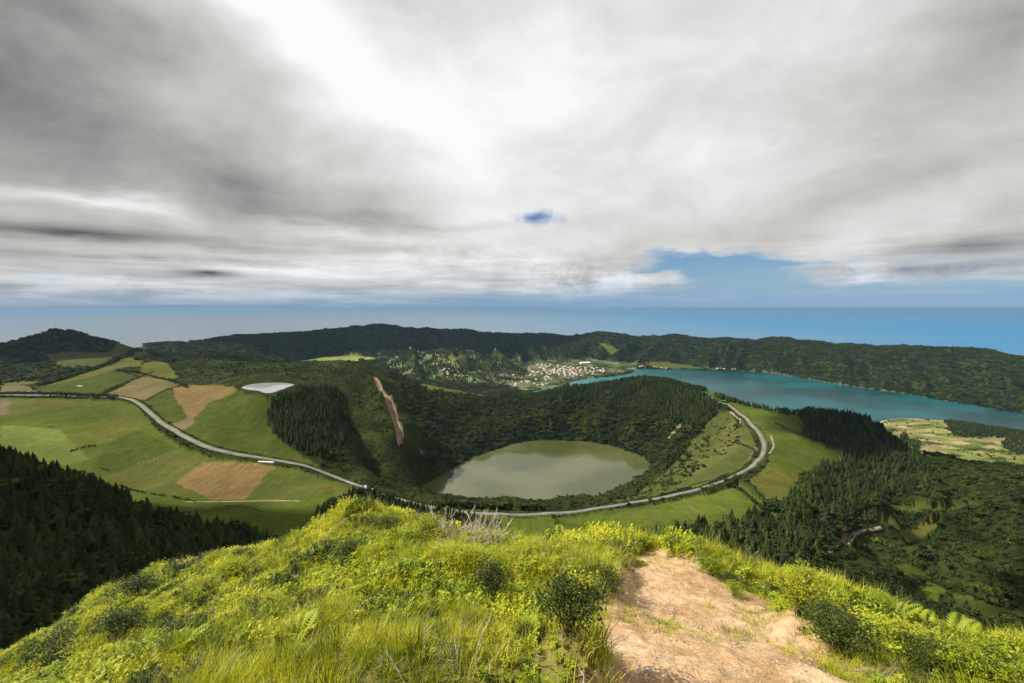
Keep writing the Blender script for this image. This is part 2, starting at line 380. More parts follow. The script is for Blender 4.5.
# coarse evaluation then bicubic-ish refinement
cu = np.unique(np.concatenate([azs[:60], azs[60:-60][::3], azs[-60:]])); cv = np.linspace(lrs[0], lrs[-1], 420)
CU, CV = np.meshgrid(cu, cv)
cz = (CAMZ - h_base(CU, CV)) / np.exp(CV)
tmp = np.empty((len(cv), len(azs)))
for i in range(len(cv)): tmp[i] = np.interp(azs, cu, cz[i])
fi = (lrs - cv[0]) / (cv[1] - cv[0]); i0 = np.clip(np.floor(fi).astype(int), 0, len(cv) - 2); ft = (fi - i0)[:, None]
dr = tmp[i0] * (1 - ft) + tmp[i0 + 1] * ft
AZ, RR = np.meshgrid(azs, rs)
GX = RR * np.sin(AZ); GY = RR * np.cos(AZ)
Zb = CAMZ - dr * RR

def pip(x, y, poly):
    """points in polygon, vectorised"""
    inside = np.zeros(x.shape, bool)
    x0, y0 = poly[:, 0].min(), poly[:, 1].min(); x1, y1 = poly[:, 0].max(), poly[:, 1].max()
    m = (x >= x0) & (x <= x1) & (y >= y0) & (y <= y1)
    xs, ys = x[m], y[m]; ins = np.zeros(xs.shape, bool)
    n = len(poly)
    for i in range(n):
        ax, ay = poly[i]; bx, by = poly[(i + 1) % n]
        if ay == by: continue
        c = ((ay > ys) != (by > ys)) & (xs < (bx - ax) * (ys - ay) / (by - ay) + ax)
        ins ^= c
    inside[m] = ins
    return inside
def smoothclosed(pts, n=3):
    p = np.array(pts, float)
    for _ in range(n):
        q = np.roll(p, -1, 0); p = np.stack([p * .75 + q * .25, p * .25 + q * .75], 1).reshape(-1, 2)
    return p
def smoothopen(pts, n=3):
    p = np.array(pts, float)
    for _ in range(n):
        a, b = p[:-1], p[1:]
        q = np.stack([a * .75 + b * .25, a * .25 + b * .75], 1).reshape(-1, p.shape[1])
        p = np.vstack([p[:1], q, p[-1:]])
    return p

# lakes: outlines on their level
lake_px = [(405, 496), (411, 490), (426, 483), (447, 471), (456, 464), (478, 456), (505, 446), (520, 441.5), (542, 439.5), (580, 440.5), (606, 444), (630, 451), (645, 458), (651, 465), (646, 473), (628, 482), (608, 491), (588, 500), (575, 507), (540, 509), (490, 508), (450, 505), (420, 500)]
crater_lake_poly = smoothclosed([at_z(x, y, 355)[:2] for x, y in lake_px], 2)
big_px = [(520, 395), (545, 389), (568, 384), (577, 380), (598, 378), (622, 375.5), (634, 372), (628, 370.2), (640, 369.2), (660, 369.5), (700, 369.5), (730, 371), (760, 371.5), (800, 378), (850, 386.5), (900, 393), (950, 402), (1000, 410), (1060, 421), (1200, 440)]
big_near = [(1200, 447), (1060, 436), (1003, 430), (975, 425), (940, 420), (905, 418), (884, 420), (874, 425.5), (874, 430), (850, 436), (800, 425), (760, 415), (700, 405), (620, 405)]
big_lake_poly = smoothclosed([at_z(x, y, 260)[:2] for x, y in big_px + big_near], 1)
tarn_px = [(240, 388), (250, 384.5), (268, 383), (285, 383), (297, 385), (298, 387), (287, 388.5), (277, 391), (272, 395), (266, 394), (260, 391), (248, 390)]
tarn_poly = smoothclosed([at_z(x, y, 549.5)[:2] for x, y in tarn_px], 1)

def dist_poly(x, y, poly, cap):
    """signed distance to closed polygon (negative inside), limited to a cap"""
    x0, y0 = poly.min(0) - cap; x1, y1 = poly.max(0) + cap
    out = np.full(x.shape, float(cap))
    m = (x > x0) & (x < x1) & (y > y0) & (y < y1)
    xs, ys = x[m], y[m]; best = np.full(xs.shape, float(cap) ** 2)
    for i in range(len(poly)):
        a = poly[i]; b = poly[(i + 1) % len(poly)]; d = b - a; L2 = max((d ** 2).sum(), 1e-9)
        t = np.clip(((xs - a[0]) * d[0] + (ys - a[1]) * d[1]) / L2, 0, 1)
        best = np.minimum(best, (xs - a[0] - t * d[0]) ** 2 + (ys - a[1] - t * d[1]) ** 2)
    v = np.sqrt(best); ins = pip(xs, ys, poly); v[ins] *= -1
    out[m] = v
    return out
def dist_line(x, y, line, cap):
    x0, y0 = line[:, :2].min(0) - cap; x1, y1 = line[:, :2].max(0) + cap
    out = np.full(x.shape, float(cap))
    m = (x > x0) & (x < x1) & (y > y0) & (y < y1)
    xs, ys = x[m], y[m]; best = np.full(xs.shape, float(cap) ** 2)
    for i in range(len(line) - 1):
        a = line[i, :2]; d = line[i + 1, :2] - a; L2 = max((d ** 2).sum(), 1e-9)
        t = np.clip(((xs - a[0]) * d[0] + (ys - a[1]) * d[1]) / L2, 0, 1)
        best = np.minimum(best, (xs - a[0] - t * d[0]) ** 2 + (ys - a[1] - t * d[1]) ** 2)
    out[m] = np.sqrt(best)
    return out
LK = []
for poly, lv, cap in ((crater_lake_poly, 355, 60), (big_lake_poly, 260, 120), (tarn_poly, 550.5, 45)):
    d = dist_poly(GX, GY, poly, cap); LK.append(d)
    bed = lv - np.clip(-d, 0, 60) * 0.25
    Zb = np.where(d < 0, np.minimum(Zb, bed), Zb)
    rim = lv + np.clip(d, 0, cap) * 0.03
    k = np.clip(d / cap, 0, 1)
    Zb = np.where((d >= 0) & (d < cap), np.maximum(Zb, rim * (1 - k) + Zb * k), Zb)
WET = (LK[0] < 0) | (LK[1] < 0) | (LK[2] < 0)

# ------------------------------------------------------------------ finding ground under a line of sight
def hit(px, py, Z=None, rmin=0.0):
    k0 = max(25, np.searchsorted(rs, rmin))
    Z = ZG if Z is None else Z
    d = ray(px, py); a = math.atan2(d[0], d[1]); tt = d[2] / math.hypot(d[0], d[1])
    j = np.searchsorted(azs, a) - 1; f = (a - azs[j]) / (azs[j + 1] - azs[j])
    col = Z[:, j] * (1 - f) + Z[:, j + 1] * f
    los = CAMZ + tt * rs
    below = np.nonzero(los[k0:] < col[k0:])[0]
    if len(below) == 0: return np.array([rs[-1] * math.sin(a), rs[-1] * math.cos(a), 0.0])
    i = below[0] + k0
    if below[0] == 0: return np.array([rs[i] * math.sin(a), rs[i] * math.cos(a), col[i]])
    g0 = los[i - 1] - col[i - 1]; g1 = los[i] - col[i]; k = g0 / (g0 - g1 + 1e-12)
    r = rs[i - 1] * (1 - k) + rs[i] * k
    return np.array([r * math.sin(a), r * math.cos(a), CAMZ + tt * r])
def hits(lst, Z=None, rmin=112.0): return np.array([hit(x, y, Z, rmin) for x, y in lst])
def ground(x, y, Z=None):
    Z = ZG if Z is None else Z
    x = np.atleast_1d(np.asarray(x, float)); y = np.atleast_1d(np.asarray(y, float))
    a = np.arctan2(x, y); r = np.maximum(np.hypot(x, y), rs[0])
    j = np.clip(np.searchsorted(azs, a) - 1, 0, len(azs) - 2); i = np.clip(np.searchsorted(rs, r) - 1, 0, len(rs) - 2)
    fa = (a - azs[j]) / (azs[j + 1] - azs[j]); fr = (r - rs[i]) / (rs[i + 1] - rs[i])
    return (Z[i, j] * (1 - fa) + Z[i, j + 1] * fa) * (1 - fr) + (Z[i + 1, j] * (1 - fa) + Z[i + 1, j + 1] * fa) * fr
ZG = Zb
# ------------------------------------------------------------------ relief added to the surveyed surface
RDG = fbm(GX, GY, 300, 5, 0.5, ridged=True)
F60 = fbm(GX, GY, 55, 4); F400 = fbm(GX + 900, GY, 420, 3)

ROAD_W = [(118, 397.5), (128, 398.5), (137, 402), (148, 411), (158, 419.5), (170, 428), (185, 437), (205, 446.5), (225, 452), (250, 456.5), (275, 460), (298, 464.5), (320, 471), (345, 481), (368, 490), (400, 500)]
ROAD_E = [(400, 500), (440, 509), (470, 513), (500, 514.5), (550, 513.5), (600, 508.5), (640, 502), (668, 497), (700, 489.5), (725, 481), (745, 471), (758, 461), (765, 450), (764, 440), (757, 430), (748, 420), (738, 411), (722, 403), (706, 394)]
ROAD_F = [(-60, 395), (0, 395.5), (40, 396), (80, 397), (118, 397.5)]
LINE_W, LINE_E, LINE_F = [smoothopen(hits(q)[:, :2], 3) for q in (ROAD_W, ROAD_E, ROAD_F)]
RC = np.minimum(np.minimum(dist_line(GX, GY, LINE_W, 30), dist_line(GX, GY, LINE_E, 30)), dist_line(GX, GY, LINE_F, 30))
def poly_px(lst, n=1, Z=None, rmin=112.0): return smoothclosed(hits(lst, Z, rmin)[:, :2], n)
SPUR = (GY < 385 + fbm(GX, GY, 40, 2) * 12) & (np.hypot(GX, GY) > 118) & (AZ < R(-19)) & (AZ > R(-62))
G_ = lambda r, g, b: (r, g, b)
PAST = (0.050, 0.068, 0.008); PASTD = (0.038, 0.052, 0.007); OLIVE = (0.066, 0.070, 0.012); TAN = (0.125, 0.086, 0.032); PALE = (0.16, 0.19, 0.05)
BROWN = (0.105, 0.085, 0.045); SOIL = (0.33, 0.23, 0.14); LIME = (0.066, 0.086, 0.011)
FIELDS = [  # (colour, outline in the view) carried onto the ground
 (PAST, [(-60, 398), (60, 399), (120, 401), (137, 406), (147, 418), (160, 433), (180, 447), (210, 458), (262, 464), (300, 471), (345, 486), (372, 496), (330, 500), (312, 515), (300, 560), (200, 560), (0, 490), (-60, 480)]),
 (OLIVE, [(-60, 398), (35, 400), (110, 403), (60, 408), (40, 412), (0, 420), (-60, 425)]),
 (BROWN, [(0, 399), (12, 400), (8, 414), (0, 416)]),
 ((0.085, 0.105, 0.02), [(0, 425), (60, 430), (90, 460), (50, 470), (0, 452)]),
 (OLIVE, [(70, 440), (95, 425), (135, 412), (150, 424), (130, 432), (100, 445), (78, 448)]),
 (PASTD, [(90, 470), (110, 442), (140, 430), (160, 440), (175, 449), (150, 462), (120, 478)]),
 ((0.060, 0.066, 0.014), [(108, 476), (140, 462), (176, 449), (210, 459), (175, 482), (190, 494), (160, 496), (130, 488)]),
 (TAN, [(204, 461.5), (258, 464), (277, 467), (262, 478), (243, 500), (225, 500), (209, 499), (174, 482)]),
 ((0.050, 0.062, 0.011), [(280, 467), (335, 483), (345, 488), (322, 495), (300, 501), (245, 501), (262, 479)]),
 (OLIVE, [(318, 482), (348, 489), (325, 495), (300, 497)]),
 (PAST, [(-60, 455), (60, 463), (105, 480), (135, 492), (190, 502), (300, 504), (330, 512), (300, 560), (0, 500)]),
 (PASTD, [(142, 401), (160, 398), (200, 388), (240, 392), (262, 398), (270, 402), (267, 420), (272, 436), (286, 447), (303, 458), (322, 470), (300, 463), (240, 454), (203, 443), (178, 428), (160, 412)]),
 (TAN, [(172, 388), (190, 385), (222, 386), (238, 391), (210, 402), (197, 415), (190, 424), (183, 410), (175, 398)]),
 (BROWN, [(172, 424), (190, 416), (196, 422), (184, 430), (176, 430)]),
 (PASTD, [(145, 399), (170, 390), (178, 402), (187, 416), (165, 422)]),
 ((0.10, 0.085, 0.034), [(103, 395), (118, 388), (140, 376), (160, 379), (182, 385), (145, 400)]),
 (PASTD, [(34, 387), (70, 378), (110, 372), (136, 376), (100, 394), (40, 394)]),
 (OLIVE, [(36, 386), (80, 374), (132, 355), (145, 348), (150, 358), (140, 368), (110, 372), (60, 384)]),
 (OLIVE, [(140, 368), (152, 360), (170, 368), (180, 378), (160, 379), (138, 375)]),
 (BROWN, [(0, 386), (30, 387), (38, 393), (0, 393)]),
 (OLIVE, [(0, 382), (40, 383), (30, 386), (0, 387)]),
 (LIME, [(105, 356), (132, 350), (140, 354), (110, 362)]),
 (BROWN, [(60, 352), (105, 354), (110, 362), (70, 365)]),
 (PALE, [(300, 361), (322, 357), (345, 355), (378, 358), (360, 361), (330, 363)]),
 (PAST, [(702, 393), (745, 402), (800, 414), (803, 425), (800, 437), (840, 452), (842, 470), (800, 482), (790, 504), (768, 504), (742, 484), (766, 466), (772, 447), (760, 428), (735, 409)]),
 (OLIVE, [(742, 484), (768, 466), (800, 476), (792, 504), (768, 504)]),
 (LIME, [(735, 405), (790, 418), (798, 440), (770, 438), (750, 420)]),
 (BROWN, [(742, 425), (752, 438), (757, 450), (748, 462), (738, 452), (738, 436)]),
 (PAST, [(688, 482), (712, 462), (738, 452), (748, 463), (730, 474), (706, 484), (690, 490)]),
 ((0.050, 0.058, 0.013), [(602, 507), (640, 490), (662, 472), (688, 444), (712, 417), (733, 412), (745, 424), (756, 445), (745, 462), (712, 480), (672, 492), (640, 500)]),
 ((0.066, 0.070, 0.017), [(675, 485), (700, 462), (724, 432), (735, 418), (740, 432), (736, 450), (705, 470), (685, 484)]),
 (PAST, [(430, 515), (560, 517), (640, 507), (700, 497), (738, 485), (768, 504), (762, 520), (700, 532), (640, 548), (560, 552), (500, 545), (430, 540)]),
 (LIME, [(565, 520), (640, 510), (735, 488), (755, 503), (700, 520), (620, 530)]),
 (PASTD, [(438, 505), (545, 510), (545, 512.5), (440, 509)]),
 (OLIVE, [(838, 532), (850, 524), (862, 519), (880, 523), (898, 528), (920, 522), (945, 523), (930, 531), (905, 535), (875, 531), (850, 536)]),
 (PASTD, [(885, 565), (910, 560), (930, 575), (900, 580)]), (PAST, [(890, 590), (925, 586), (960, 600), (930, 612)]), (PASTD, [(940, 596), (1010, 610), (1024, 640), (960, 620)]),
 (LIME, [(598, 343), (612, 346), (622, 352), (614, 355), (603, 349)]), (OLIVE, [(640, 364), (665, 361), (690, 365), (725, 368.5), (690, 369), (650, 368)]),
 ((0.045, 0.052, 0.014), [(45, 353), (110, 353), (140, 347), (146, 352), (120, 360), (95, 367), (60, 369)]), (OLIVE, [(415, 385), (450, 389), (470, 393), (500, 396), (470, 395), (430, 391)]),
 ((0.24, 0.17, 0.11), [(372, 378), (376, 377.5), (387, 400), (397, 420), (404, 446), (398, 449), (395, 432), (385, 405)]),
 ((0.20, 0.16, 0.09), [(664, 441), (672, 432), (682, 425), (686, 427), (676, 436), (668, 443)]),
 ((0.15, 0.125, 0.08), [(808, 512), (812, 510), (825, 522), (838, 527), (826, 530), (818, 524)]),
 ((0.17, 0.14, 0.09), [(832, 550), (840, 540), (852, 533), (866, 528), (868, 530), (852, 540), (846, 550), (836, 554)]),
]
PEN = poly_px([(872, 427), (884, 419), (905, 418), (940, 419), (975, 423), (1003, 428), (1060, 433), (1110, 450), (1080, 475), (1010, 468), (960, 461), (925, 462), (900, 468), (884, 448)], 1)
TOWN = poly_px([(500, 386), (480, 379), (508, 368), (520, 361), (560, 358), (610, 360), (640, 363), (635, 371), (620, 375), (600, 377), (580, 381), (566, 385), (545, 389), (520, 392)], 1)
VAL = poly_px([(380, 352), (520, 352), (530, 366), (520, 385), (440, 385), (395, 372)], 1)

FOREST0 = np.array((0.011, 0.018, 0.005)); SCRUB = np.array((0.032, 0.041, 0.009))
ncol = np.clip(fbm(GX, GY, 40, 4)[..., None] * 0.9 + 0.5, 0, 1)
LC = FOREST0 * (1 - ncol) + SCRUB * ncol
FID = np.zeros(GX.shape, np.int16); rise = np.hypot(GX, GY)
SOFTX = GX + fbm(GX, GY, 12, 2) * 3.0; SOFTY = GY + fbm(GX + 70, GY + 50, 12, 2) * 3.0
for k, (c, lst) in enumerate(FIELDS):
    m = pip(SOFTX, SOFTY, poly_px(lst, 0)); m &= (np.hypot(GX, GY) > 330) & ~SPUR
    LC[m] = c; FID[m] = k + 1
# patchwork plots (lowland by the big lake, town plain, valley floor)
def plots(mask, size, palette, ang, seed):
    rg = np.random.default_rng(seed)
    xs, ys = GX[mask], GY[mask]
    u = (xs * math.cos(ang) + ys * math.sin(ang)) / size[0]; v = (-xs * math.sin(ang) + ys * math.cos(ang)) / size[1]
    u = u + 0.35 * np.floor(v * 1.0 + 0.2 * np.sin(u)); iu = np.floor(u).astype(int); iv = np.floor(v + 0.15 * np.sin(u * 1.7)).astype(int)
    tbl = rg.integers(0, len(palette), (64, 64))
    return np.array(palette)[tbl[iu & 63, iv & 63]]
mp = pip(SOFTX, SOFTY, PEN) & (FID == 0)
LC[mp] = plots(mp, (62, 30), [(0.12, 0.145, 0.035), (0.13, 0.14, 0.035), (0.19, 0.145, 0.07), (0.045, 0.065, 0.013), (0.08, 0.11, 0.022), (0.17, 0.16, 0.05), (0.03, 0.045, 0.010), (0.25, 0.21, 0.11), (0.07, 0.09, 0.016)], 0.25, 3); FID[mp] = 90
mp = pip(SOFTX, SOFTY, TOWN) & (FID == 0)
LC[mp] = plots(mp, (70, 60), [(0.09, 0.11, 0.035), (0.12, 0.12, 0.06), (0.05, 0.07, 0.02), (0.02, 0.032, 0.010), (0.12, 0.105, 0.07), (0.045, 0.06, 0.018), (0.025, 0.038, 0.012)], 0.5, 5); FID[mp] = 91
mp = pip(SOFTX, SOFTY, VAL) & (FID == 0) & (fbm(GX, GY, 130, 3) > 0.12)
LC[mp] = plots(mp, (60, 110), [PALE, (0.09, 0.12, 0.04), (0.04, 0.06, 0.02), (0.11, 0.14, 0.045)], 0.9, 6); FID[mp] = 92
CL = (FID == 0) & (rise > 330) & (rise < 900) & (AZ > R(31)) & (fbm(GX + 55, GY, 70, 3) > 0.40)
LC[CL] = (0.048, 0.060, 0.011); FID[CL] = 96
# shore beaches of the big lake
mb = (LK[1] > -2) & (LK[1] < 7) & (FID != 90) & (np.hypot(GX, GY) > 2400) & (fbm(GX, GY, 160, 2) > 0.0)
LC[mb] = (0.085, 0.08, 0.05); FID[mb] = 93
mb = (LK[1] > -2) & (LK[1] < 7) & (FID == 90); LC[mb] = (0.42, 0.36, 0.26)

vg = (RC < 6.5) & (FID == 0); LC[vg] = OLIVE; FID[vg] = 95
rise = np.hypot(GX, GY)
landfar = np.clip((rise - 300) / 300, 0, 1)
isfield = (FID > 0)
from_field = isfield.astype(float)
wetd = np.clip(np.minimum(np.minimum(LK[0] / 50, LK[1] / 100), LK[2] / 20), 0, 1)
farrim = np.clip((rise - 2100) / 900, 0, 1)
crat = np.clip(1 - dist_poly(GX, GY, crater_lake_poly, 300) / 300, 0, 1)
rug = landfar * (1 - from_field) * wetd * np.clip((RC - 6) / 24, 0, 1)
gl = np.where(GX > 300, GX * .82 - GY * .57, GX * .97 + GY * .24); gp = np.where(GX > 300, GX * .57 + GY * .82, GY * .97 - GX * .24)
RDG2 = fbm(gl / 170, gp / 900, 1.0, 4, 0.5, ridged=True); below = np.clip((455 - Zb) / 90, 0.12, 1)
RD2 = fbm(GX + 40, GY, 105, 4, 0.5, ridged=True); vall = np.clip((AZ - R(22)) / R(6), 0, 1) * np.clip((rise - 330) / 100, 0, 1) * np.clip((1100 - rise) / 200, 0, 1)
Zd = Zb + rug * (F60 * 3.5) + rug * farrim * ((RDG - 0.45) * 42 + (RDG2 - 0.1) * 70 * below) + rug * (1 - farrim) * (RDG * 6 + RD2 * (4 + 17 * crat) + vall * (RD2 - .1) * 16)
RIBS = [([(330, 415), (342, 438), (354, 468), (364, 494)], 15, 30), ([(346, 410), (362, 445), (378, 480)], -20, 32), ([(380, 388), (400, 420), (422, 445), (438, 462)], 16, 34), ([(408, 410), (436, 440), (452, 458)], -16, 34),
        ([(455, 405), (475, 430), (490, 445)], 12, 34), ([(560, 400), (555, 420), (548, 436)], 11, 30), ([(610, 396), (603, 420), (598, 437)], 12, 30), ([(585, 398), (578, 420), (574, 436)], -10, 26), ([(650, 398), (640, 425), (628, 444)], 12, 30),
        ([(700, 418), (675, 446), (650, 470)], 10, 22), ([(690, 440), (660, 470), (635, 488)], -9, 22), ([(715, 430), (700, 455), (670, 478)], 7, 20), ([(300, 400), (310, 425), (322, 455)], 9, 36), ([(200, 362), (240, 372), (262, 380)], 9, 50), ([(300, 366), (290, 376)], 9, 40),
        ([(838, 533), (860, 523), (900, 527), (945, 524)], 11, 20), ([(850, 548), (880, 546), (925, 545)], -9, 20), ([(885, 500), (930, 467), (980, 463), (1024, 482)], 12, 50), ([(862, 470), (890, 492), (905, 512), (925, 548)], -20, 34),
        ([(958, 500), (975, 540), (985, 590)], -16, 30), ([(990, 490), (1008, 540), (1016, 600)], 15, 34), ([(935, 495), (945, 520), (958, 560)], 10, 24), ([(850, 414), (880, 440), (905, 470)], 9, 34), ([(840, 560), (870, 575), (900, 600)], 10, 22), ([(900, 575), (940, 590), (990, 620)], 9, 22)]
for lst, hgt_, wd in RIBS:
    Zd += hgt_ * np.exp(-(dist_line(GX, GY, smoothopen(hits(lst)[:, :2], 2), wd * 2.5) / wd) ** 2) * np.clip((RC - 6) / 24, 0, 1) * wetd * np.where(isfield, 0.6, 1) * landfar
Zd += landfar * from_field * wetd * fbm(GX, GY, 75, 3) * 2.2
# viewpoint hill: hummocks and footworn hollows
PATH_PX = [(632, 556), (648, 550), (672, 554), (704, 569), (735, 583), (765, 600), (785, 620), (800, 642), (818, 668), (838, 700), (860, 760), (600, 800), (606, 700), (616, 683), (611, 660), (604, 640), (606, 618), (616, 596), (622, 575)]
PATH = poly_px(PATH_PX, 1, None, 0)
near = np.clip((70 - rise) / 40, 0, 1)
pd = dist_poly(GX, GY, PATH, 1.2)
onp = np.clip(0.5 - (pd + fbm(GX, GY, 0.5, 3) * 0.30) / 0.5, 0, 1)
calm = np.clip((rise - 1.2) / 2.0, 0.15, 1)
Zd += near * calm * ((1 - onp) * (fbm(GX, GY, 1.7, 3) * 0.50 + np.maximum(0, fbm(GX + 5, GY, 0.7, 2)) * 0.22) + onp * (fbm(GX, GY, 1.3, 5, 0.6) * 0.17 + fbm(GX, GY, 0.16, 2) * 0.03) - onp * 0.08)
Zd = np.where(WET, np.minimum(Zd, Zb), Zd)
ZG = Zd

# ------------------------------------------------------------------ ground materials
def mat(name):
    m = bpy.data.materials.new(name); m.use_nodes = True
    nt = NT(m.node_tree); b = nt.n['Principled BSDF']
    b.inputs['Specular IOR Level'].default_value = 0.03; b.inputs['Roughness'].default_value = 1.0
    return m, nt, b
def bump(nt, b, h, dist, strength=1.0):
    n = nt.node('ShaderNodeBump'); nt.put(n.inputs['Height'], h); n.inputs['Distance'].default_value = dist; n.inputs['Strength'].default_value = strength
    nt.l.new(n.outputs[0], b.inputs['Normal'])
def wpos(nt): return nt.node('ShaderNodeNewGeometry').outputs['Position']
def scl(nt, col, f): return nt.vmath('SCALE', col, scale=f)

mat_land, nt, b = mat('land')
p = wpos(nt); at = nt.node('ShaderNodeVertexColor', layer_name='col')
n1 = nt.noise(p, 0.02, 6, 0.6); n2 = nt.noise(p, 0.16, 5, 0.65)
k = nt.math('MULTIPLY', nt.ramp(n1, 0.3, 0.7, 0.72, 1.3, False), nt.ramp(n2, 0.3, 0.7, 0.62, 1.4, False))
nt.put(b.inputs['Base Color'], scl(nt, at.outputs['Color'], k))
bump(nt, b, n2, 5.0, 0.8)
mat_field, nt, b = mat('pasture')
p = wpos(nt); at = nt.node('ShaderNodeVertexColor', layer_name='col')
n1 = nt.noise(p, 0.009, 5, 0.6); n2 = nt.noise(p, 0.11, 5, 0.7)
st = nt.noise(nt.vmath('MULTIPLY', p, (0.22, 0.018, 0.02)), 1.0, 3, 0.6)
k = nt.math('MULTIPLY', nt.ramp(n1, 0.3, 0.7, 0.75, 1.25, False), nt.ramp(n2, 0.3, 0.7, 0.78, 1.22, False))
k = nt.math('MULTIPLY', k, nt.ramp(st, 0.3, 0.7, 0.82, 1.18, False))
c = nt.mix(nt.ramp(nt.noise(p, 0.03, 4, 0.6), 0.48, 0.72), scl(nt, at.outputs['Color'], k), (0.13, 0.105, 0.045, 1))
c = nt.mix(0.25, scl(nt, at.outputs['Color'], k), c)
nt.put(b.inputs['Base Color'], c); bump(nt, b, n2, 0.6, 0.5)
def earth(nt, p):
    n1 = nt.noise(p, 0.9, 5, 0.6); n2 = nt.noise(p, 6.5, 6, 0.7); n3 = nt.noise(p, 34, 4, 0.7)
    c = nt.cramp(n1, [(0.28, (0.32, 0.18, 0.08)), (0.42, (0.52, 0.335, 0.175)), (0.58, (0.64, 0.45, 0.27)), (0.75, (0.52, 0.31, 0.14))])
    vor = nt.node('ShaderNodeTexVoronoi'); nt.l.new(nt.vmath('ADD', p, nt.vmath('SCALE', nt.noise(p, 5, 2, out=1), scale=0.2)), vor.inputs['Vector']); vor.inputs['Scale'].default_value = 26
    peb = nt.ramp(vor.outputs['Distance'], 0.10, 0.32, 1.0, 0.0)
    peb = nt.math('MULTIPLY', peb, nt.ramp(nt.noise(p, 2.2, 3), 0.5, 0.62))
    c = scl(nt, c, nt.math('MULTIPLY', nt.ramp(n2, 0.3, 0.7, 0.72, 1.15, False), nt.math('MULTIPLY', nt.ramp(n3, 0.3, 0.7, 0.66, 1.24, False), nt.ramp(nt.noise(p, 95, 3, 0.7), 0.35, 0.65, 0.7, 1.2, False))))
    c = nt.mix(nt.math('MULTIPLY', peb, 0.6), c, (0.42, 0.35, 0.28, 1))
    return c, nt.math('ADD', nt.math('ADD', n2, nt.math('MULTIPLY', n3, 0.35)), nt.math('MULTIPLY', peb, 0.4))
mat_path, nt, b = mat('bare_earth')
c, hgt = earth(nt, wpos(nt)); nt.put(b.inputs['Base Color'], c); bump(nt, b, hgt, 0.06, 1.0)
mat_hill, nt, b = mat('hill_soil')
p = wpos(nt); at = nt.node('ShaderNodeVertexColor', layer_name='col')
n1 = nt.noise(p, 0.8, 5, 0.6); n2 = nt.noise(p, 9, 5, 0.65)
c = nt.cramp(n1, [(0.3, (0.09, 0.08, 0.02)), (0.5, (0.14, 0.14, 0.03)), (0.7, (0.19, 0.16, 0.05))])
c = scl(nt, c, nt.ramp(n2, 0.3, 0.7, 0.4, 1.4, False))
ec, hgt = earth(nt, p)
sp = nt.node('ShaderNodeSeparateColor'); nt.l.new(at.outputs['Color'], sp.inputs[0])
f = nt.ramp(nt.math('MULTIPLY_ADD', nt.math('SUBTRACT', n2, 0.5), 0.9, sp.outputs[0]), 0.35, 0.6)
nt.put(b.inputs['Base Color'], nt.mix(f, c, ec)); bump(nt, b, hgt, 0.06)

# ------------------------------------------------------------------ ground sheets cut from one surface
nr, na = Zd.shape
barepx = [(640, 552), (700, 556), (780, 590), (840, 615), (905, 655), (960, 690), (960, 720), (590, 720), (600, 600)]
BARE = poly_px(barepx, 1, None, 0)
bdist = dist_poly(GX, GY, BARE, 1.5)
earthy = np.clip(0.62 - pd * 1.1, 0, 1) + 0.42 * np.clip(-bdist * 1.5, 0, 1) + np.clip(fbm(GX, GY, 1.3, 3) - 0.25, 0, 1) * 0.6
LC[rise < 75] = np.clip(earthy, 0, 1)[rise < 75][:, None]
idx = np.arange(nr * na).reshape(nr, na)
F = np.stack([idx[1:, :-1], idx[1:, 1:], idx[:-1, 1:], idx[:-1, :-1]], -1).reshape(-1, 4)
V = np.stack([GX, GY, Zd], -1).reshape(-1, 3); C = LC.reshape(-1, 3)
rc = rise.reshape(-1)[F[:, 3]]; fid = FID.reshape(-1)[F[:, 3]]; fo = onp.reshape(-1)[F].mean(1)
cls = np.where(rc > 72, np.where(fid > 0, 1, 0), np.where(fo > 0.5, 3, 2))
def sub(name, m, mtl, kind='structure'):
    f = F[m]; u, inv = np.unique(f, return_inverse=True)
    o = obj(name, mesh_np(name, V[u], inv.reshape(-1, 4), mtl, C[u], smooth=True)); tag(o, kind=kind); return o
sub('terrain', cls == 0, mat_land); sub('fields', cls == 1, mat_field); sub('viewpoint_hill', cls == 2, mat_hill); sub('path', cls == 3, mat_path)

# ------------------------------------------------------------------ water
def water(name, col, rough, scale, bdist, spec=0.5):
    m, nt, b = mat(name)
    b.inputs['Base Color'].default_value = (*col, 1); b.inputs['Roughness'].default_value = rough
    b.inputs['Specular IOR Level'].default_value = spec; b.inputs['IOR'].default_value = 1.333
    p = wpos(nt)
    h = nt.math('ADD', nt.noise(p, scale, 4, 0.6), nt.math('MULTIPLY', nt.noise(p, scale * 0.13, 3), 2.0))
    bump(nt, b, h, bdist, 1.0)
    return m, nt, b
def sheet(name, poly, z, m):
    me = bpy.data.meshes.new(name); me.from_pydata([(a, b_, z) for a, b_ in poly], [], [list(range(len(poly)))]); me.materials.append(m)
    if me.polygons[0].normal.z < 0: me.flip_normals()
    return tag(obj(name, me), kind='structure')
def grow(poly, d):
    c = poly.mean(0); q = poly - c; return c + q * (1 + d / np.maximum(np.hypot(q[:, 0], q[:, 1]), 1))[:, None]
m1, nt, b = water('crater_lake_water', (0.075, 0.085, 0.030), 0.10, 0.25, 0.02, 0.5)
n = nt.noise(wpos(nt), 0.006, 3, 0.5)
nt.put(b.inputs['Base Color'], nt.mix(nt.ramp(n, 0.35, 0.65), (0.048, 0.054, 0.014, 1), (0.085, 0.088, 0.034, 1)))
sheet('crater_lake', grow(crater_lake_poly, 6), 355, m1)
m2, nt, b = water('big_lake_water', (0.006, 0.115, 0.125), 0.22, 0.06, 0.25, 0.07)
n = nt.noise(nt.vmath('MULTIPLY', wpos(nt), (1, 1.6, 1)), 0.0022, 5, 0.55)
lx_ = nt.node('ShaderNodeSeparateXYZ'); nt.l.new(wpos(nt), lx_.inputs[0])
